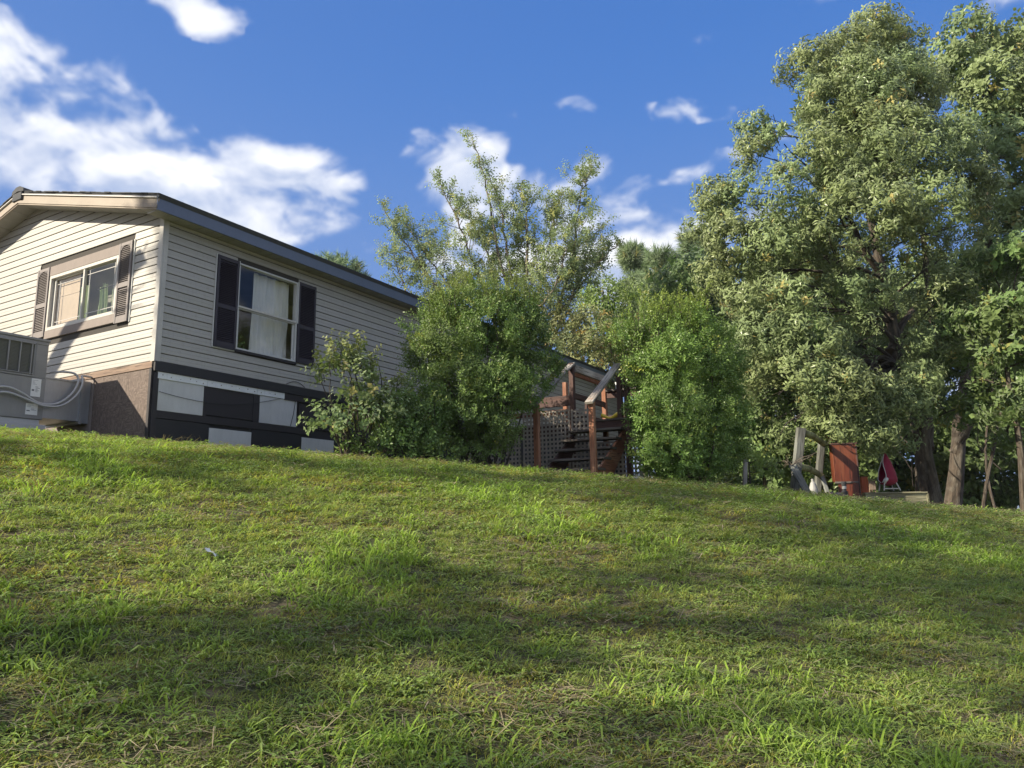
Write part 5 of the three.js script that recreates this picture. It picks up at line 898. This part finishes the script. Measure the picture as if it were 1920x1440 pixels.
// ---------------------------------------------------------------- the grass of the lawn
{
  const blade = (P, R, x, z, h, w, lean, az, curl, y0 = 0) => {
    const dx = Math.cos(az), dz = Math.sin(az), sx = -dz * w * 0.5, sz = dx * w * 0.5, pt = (t) => { const b = lean * t + curl * t * t; return [x + dx * h * b, y0 + h * t * Math.max(0.15, 1 - 0.5 * b * b), z + dz * h * b]; };
    const a = pt(0), b = pt(0.4), c = pt(0.75), d = pt(1), k = 0.9, m = 0.62;
    P.push(a[0] - sx, a[1], a[2] - sz, a[0] + sx, a[1], a[2] + sz, b[0] + sx * k, b[1], b[2] + sz * k, a[0] - sx, a[1], a[2] - sz, b[0] + sx * k, b[1], b[2] + sz * k, b[0] - sx * k, b[1], b[2] - sz * k);
    P.push(b[0] - sx * k, b[1], b[2] - sz * k, b[0] + sx * k, b[1], b[2] + sz * k, c[0] + sx * m, c[1], c[2] + sz * m, b[0] - sx * k, b[1], b[2] - sz * k, c[0] + sx * m, c[1], c[2] + sz * m, c[0] - sx * m, c[1], c[2] - sz * m);
    P.push(c[0] - sx * m, c[1], c[2] - sz * m, c[0] + sx * m, c[1], c[2] + sz * m, d[0], d[1], d[2]);
  };
  const tuft = (seed, n, rad, h0, h1, w0, w1, spread, flat = 0) => { const R = rng(seed), P = []; for (let i = 0; i < n; i++) { const a = R() * TAU, r = rad * Math.sqrt(R()), az = a + (R() - 0.5) * 2.4; blade(P, R, Math.cos(a) * r, Math.sin(a) * r, lerp(h0, h1, R() * R()), lerp(w0, w1, R()), spread * (0.3 + R()), az, 0.25 + R() * 0.75, flat * R()); } return geomFrom(P); };
  const leafy = (seed, n, rad, len, wid) => { const R = rng(seed), P = []; for (let i = 0; i < n; i++) { const a = R() * TAU, r = rad * Math.sqrt(R()); leafInto(P, V(Math.cos(a) * r, 0.012 + R() * 0.035, Math.sin(a) * r), V(Math.cos(a + R()), 0.5 * R(), Math.sin(a + R())).normalize(), V(0, 1, 0), len * (0.6 + 0.7 * R()), wid * (0.7 + 0.5 * R()), 0.3, 0.3, 2); } return geomFrom(P); };
  const straw = (seed, n) => { const R = rng(seed), P = []; for (let i = 0; i < n; i++) { const x = (R() - 0.5) * 0.2, z = (R() - 0.5) * 0.2; blade(P, R, x, z, 0.022 + 0.045 * R() * R(), 0.0025 + 0.0025 * R(), 1.6 + R() * 2.5, R() * TAU, 0.4 * R(), 0.01 + R() * 0.02); } return geomFrom(P); };
  const G = {
    fine: [tuft(1, 22, 0.065, 0.03, 0.085, 0.0025, 0.005, 0.55), tuft(2, 22, 0.065, 0.03, 0.075, 0.0025, 0.005, 0.8), tuft(3, 20, 0.065, 0.025, 0.07, 0.0025, 0.0045, 1.1)],
    crab: [tuft(4, 15, 0.05, 0.05, 0.14, 0.006, 0.011, 0.6), tuft(5, 14, 0.06, 0.05, 0.125, 0.006, 0.0115, 0.9), tuft(6, 11, 0.045, 0.06, 0.17, 0.006, 0.010, 0.5)],
    leafy: [leafy(7, 16, 0.075, 0.035, 0.017), leafy(8, 14, 0.07, 0.045, 0.02)],
    straw: [straw(9, 16), straw(10, 16)],
    stalk: [tuft(12, 2, 0.02, 0.15, 0.28, 0.0022, 0.003, 0.25)],
  };
  const gm = (c, tr) => phys({ color: RGB(...c), transmission: tr, roughness: 1, thickness: 0, specularIntensity: 0.5, side: THREE.DoubleSide });
  const mats = { fine: gm([0.35, 0.415, 0.08], 0.44), crab: gm([0.31, 0.41, 0.065], 0.46), leafy: gm([0.21, 0.32, 0.05], 0.42), straw: gm([0.34, 0.29, 0.175], 0.28), stalk: gm([0.33, 0.30, 0.17], 0.3) };
  const lists = {}; for (const k in G) lists[k] = G[k].map(() => []);
  const R = rng(2024);
  const put = (k, x, z, s, tall, c) => { const l = lists[k]; l[(R() * l.length) | 0].push([x, groundY(x, z) - 0.006, z, s, tall, R() * TAU, c[0], c[1], c[2], (R() - 0.5) * 0.3, (R() - 0.5) * 0.3]); };
  const inHouse = (x, z) => { const dx = x - CORNER.x, dz = z - CORNER.z, a = dx * HX.x + dz * HX.z, b = dx * HZ.x + dz * HZ.z; return (a > -0.03 && b < 0.0) || (a > -2.5 && a < 0 && b > -2.8 && b < -1.45); };
  for (let t = 2.4; t < 17; ) {
    const dt = 0.05, dens = t < 5 ? 620 : t < 8 ? 480 : t < 11.5 ? 330 : 150, half = t * 0.80 + 0.4, n = Math.round(2 * half * dt * dens);
    for (let i = 0; i < n; i++) {
      const x = (R() * 2 - 1) * half, z = -(t + R() * dt); if (inHouse(x, z)) continue;
      const A = fbm(x * 0.75 + 5, z * 0.75 + 8, 1.1, 3), B = fbm(x * 1.6 + 25, z * 1.6 + 3, 6.1, 3), C = noise(x * 5 + 1, z * 5 + 2, 3.3), E = fbm(x * 0.4 + 60, z * 0.4, 2.2, 2);
      const dry = smooth(0.48, 0.66, B) * (0.5 + 0.5 * C) + smooth(9.5, 11.3, t) * 0.35, lush = smooth(0.50, 0.66, A), far = 1 + smooth(4, 12, t) * 0.55, low = 1 - smooth(6, 11, t) * 0.5, crest = smooth(8.8, 10.8, t), u = R();  // dry and crest terms yellow the ridge: dryness plus the sunlit strip painted in
      const v = (0.6 + 0.75 * R()) * (0.85 + 0.3 * E), yel = smooth(0.3, 0.9, R()) * 0.35 + dry * 0.55;
      const col = [v * (0.85 + yel * 0.75 + crest * 0.25), v * (0.95 + yel * 0.12), v * (1.0 - yel * 0.25)];
      if (u < 0.18 * lush + 0.15) put('crab', x, z, far * (0.6 + 0.75 * R()), (0.5 + 0.75 * R() * (0.5 + lush)) * low, [v * 0.95, v * (1.0 + 0.06 * lush), v * 0.85]);
      else if (u < 0.21 + 0.08 * dry + 0.18 * lush) put('straw', x, z, far * (0.8 + 0.5 * R()), 1, [v * 1.05, v, v * 0.95]);
      else if (u < 0.32 + 0.08 * dry + 0.18 * lush + 0.08 * C) put('leafy', x, z, far * (0.6 + 0.6 * R()), 0.9 + 0.4 * R(), [v, v, v]);
      else if (u > 0.9965) put('stalk', x, z, 0.8 + 0.4 * R(), 1, [1, 1, 1]);
      else if (R() > dry * 0.3) put('fine', x, z, far * (0.75 + 0.6 * R()), (0.75 + 0.5 * R()) * (1 - 0.35 * dry) * low, col);
    }
    t += dt;
  }
  // longer uncut grass at the foot of walls, deck and bushes
  for (let i = 0; i < 900; i++) { const s = R() * 6.5, p = toWorld(s, 0, 0.08 + R() * 0.22); put(R() < 0.25 ? 'stalk' : 'crab', p.x, p.z, 0.9 + 0.6 * R(), 1.0 + 0.5 * R(), [1.1, 1, 0.9]); }
  for (let i = 0; i < 260; i++) { const s = R() * 2.3, p = toWorld(-0.08 - R() * 0.2, 0, -s); put('crab', p.x, p.z, 0.8 + 0.5 * R(), 1 + 0.4 * R(), [0.9, 1, 0.8]); }
  const names = { fine: 'lawn_grass', crab: 'coarse_grass', leafy: 'clover', straw: 'dry_straw', stalk: 'grass_stalks' }, labels = { fine: 'short fine green blades covering the sloping lawn', crab: 'broader bright green grass tufts scattered over the lawn', leafy: 'small round-leaved weeds low among the lawn grass', straw: 'dry brown cut grass and thatch lying on the lawn', stalk: 'single tall pale seed stalks standing above the lawn' };
  const holder = {};
  for (const k in lists) {
    const root = new THREE.Group(); root.name = names[k]; tag(root, labels[k], 'grass', null, 'stuff'); scene.add(root);
    lists[k].forEach((it, j) => {
      if (!it.length) return; const m = new THREE.InstancedMesh(G[k][j], mats[k], it.length), p = V(), e = new THREE.Euler();
      it.forEach((q, i) => { e.set(q[9], q[5], q[10]); Q.setFromEuler(e); p.set(q[0], q[1], q[2]); MX.compose(p, Q, SC.set(q[3], q[3] * q[4], q[3])); m.setMatrixAt(i, MX); COL.setRGB(q[6], q[7], q[8]); m.setColorAt(i, COL); });
      m.name = 'blades'; m.castShadow = m.receiveShadow = true; root.add(m);
    });
  }
}

renderer.render(scene, camera);
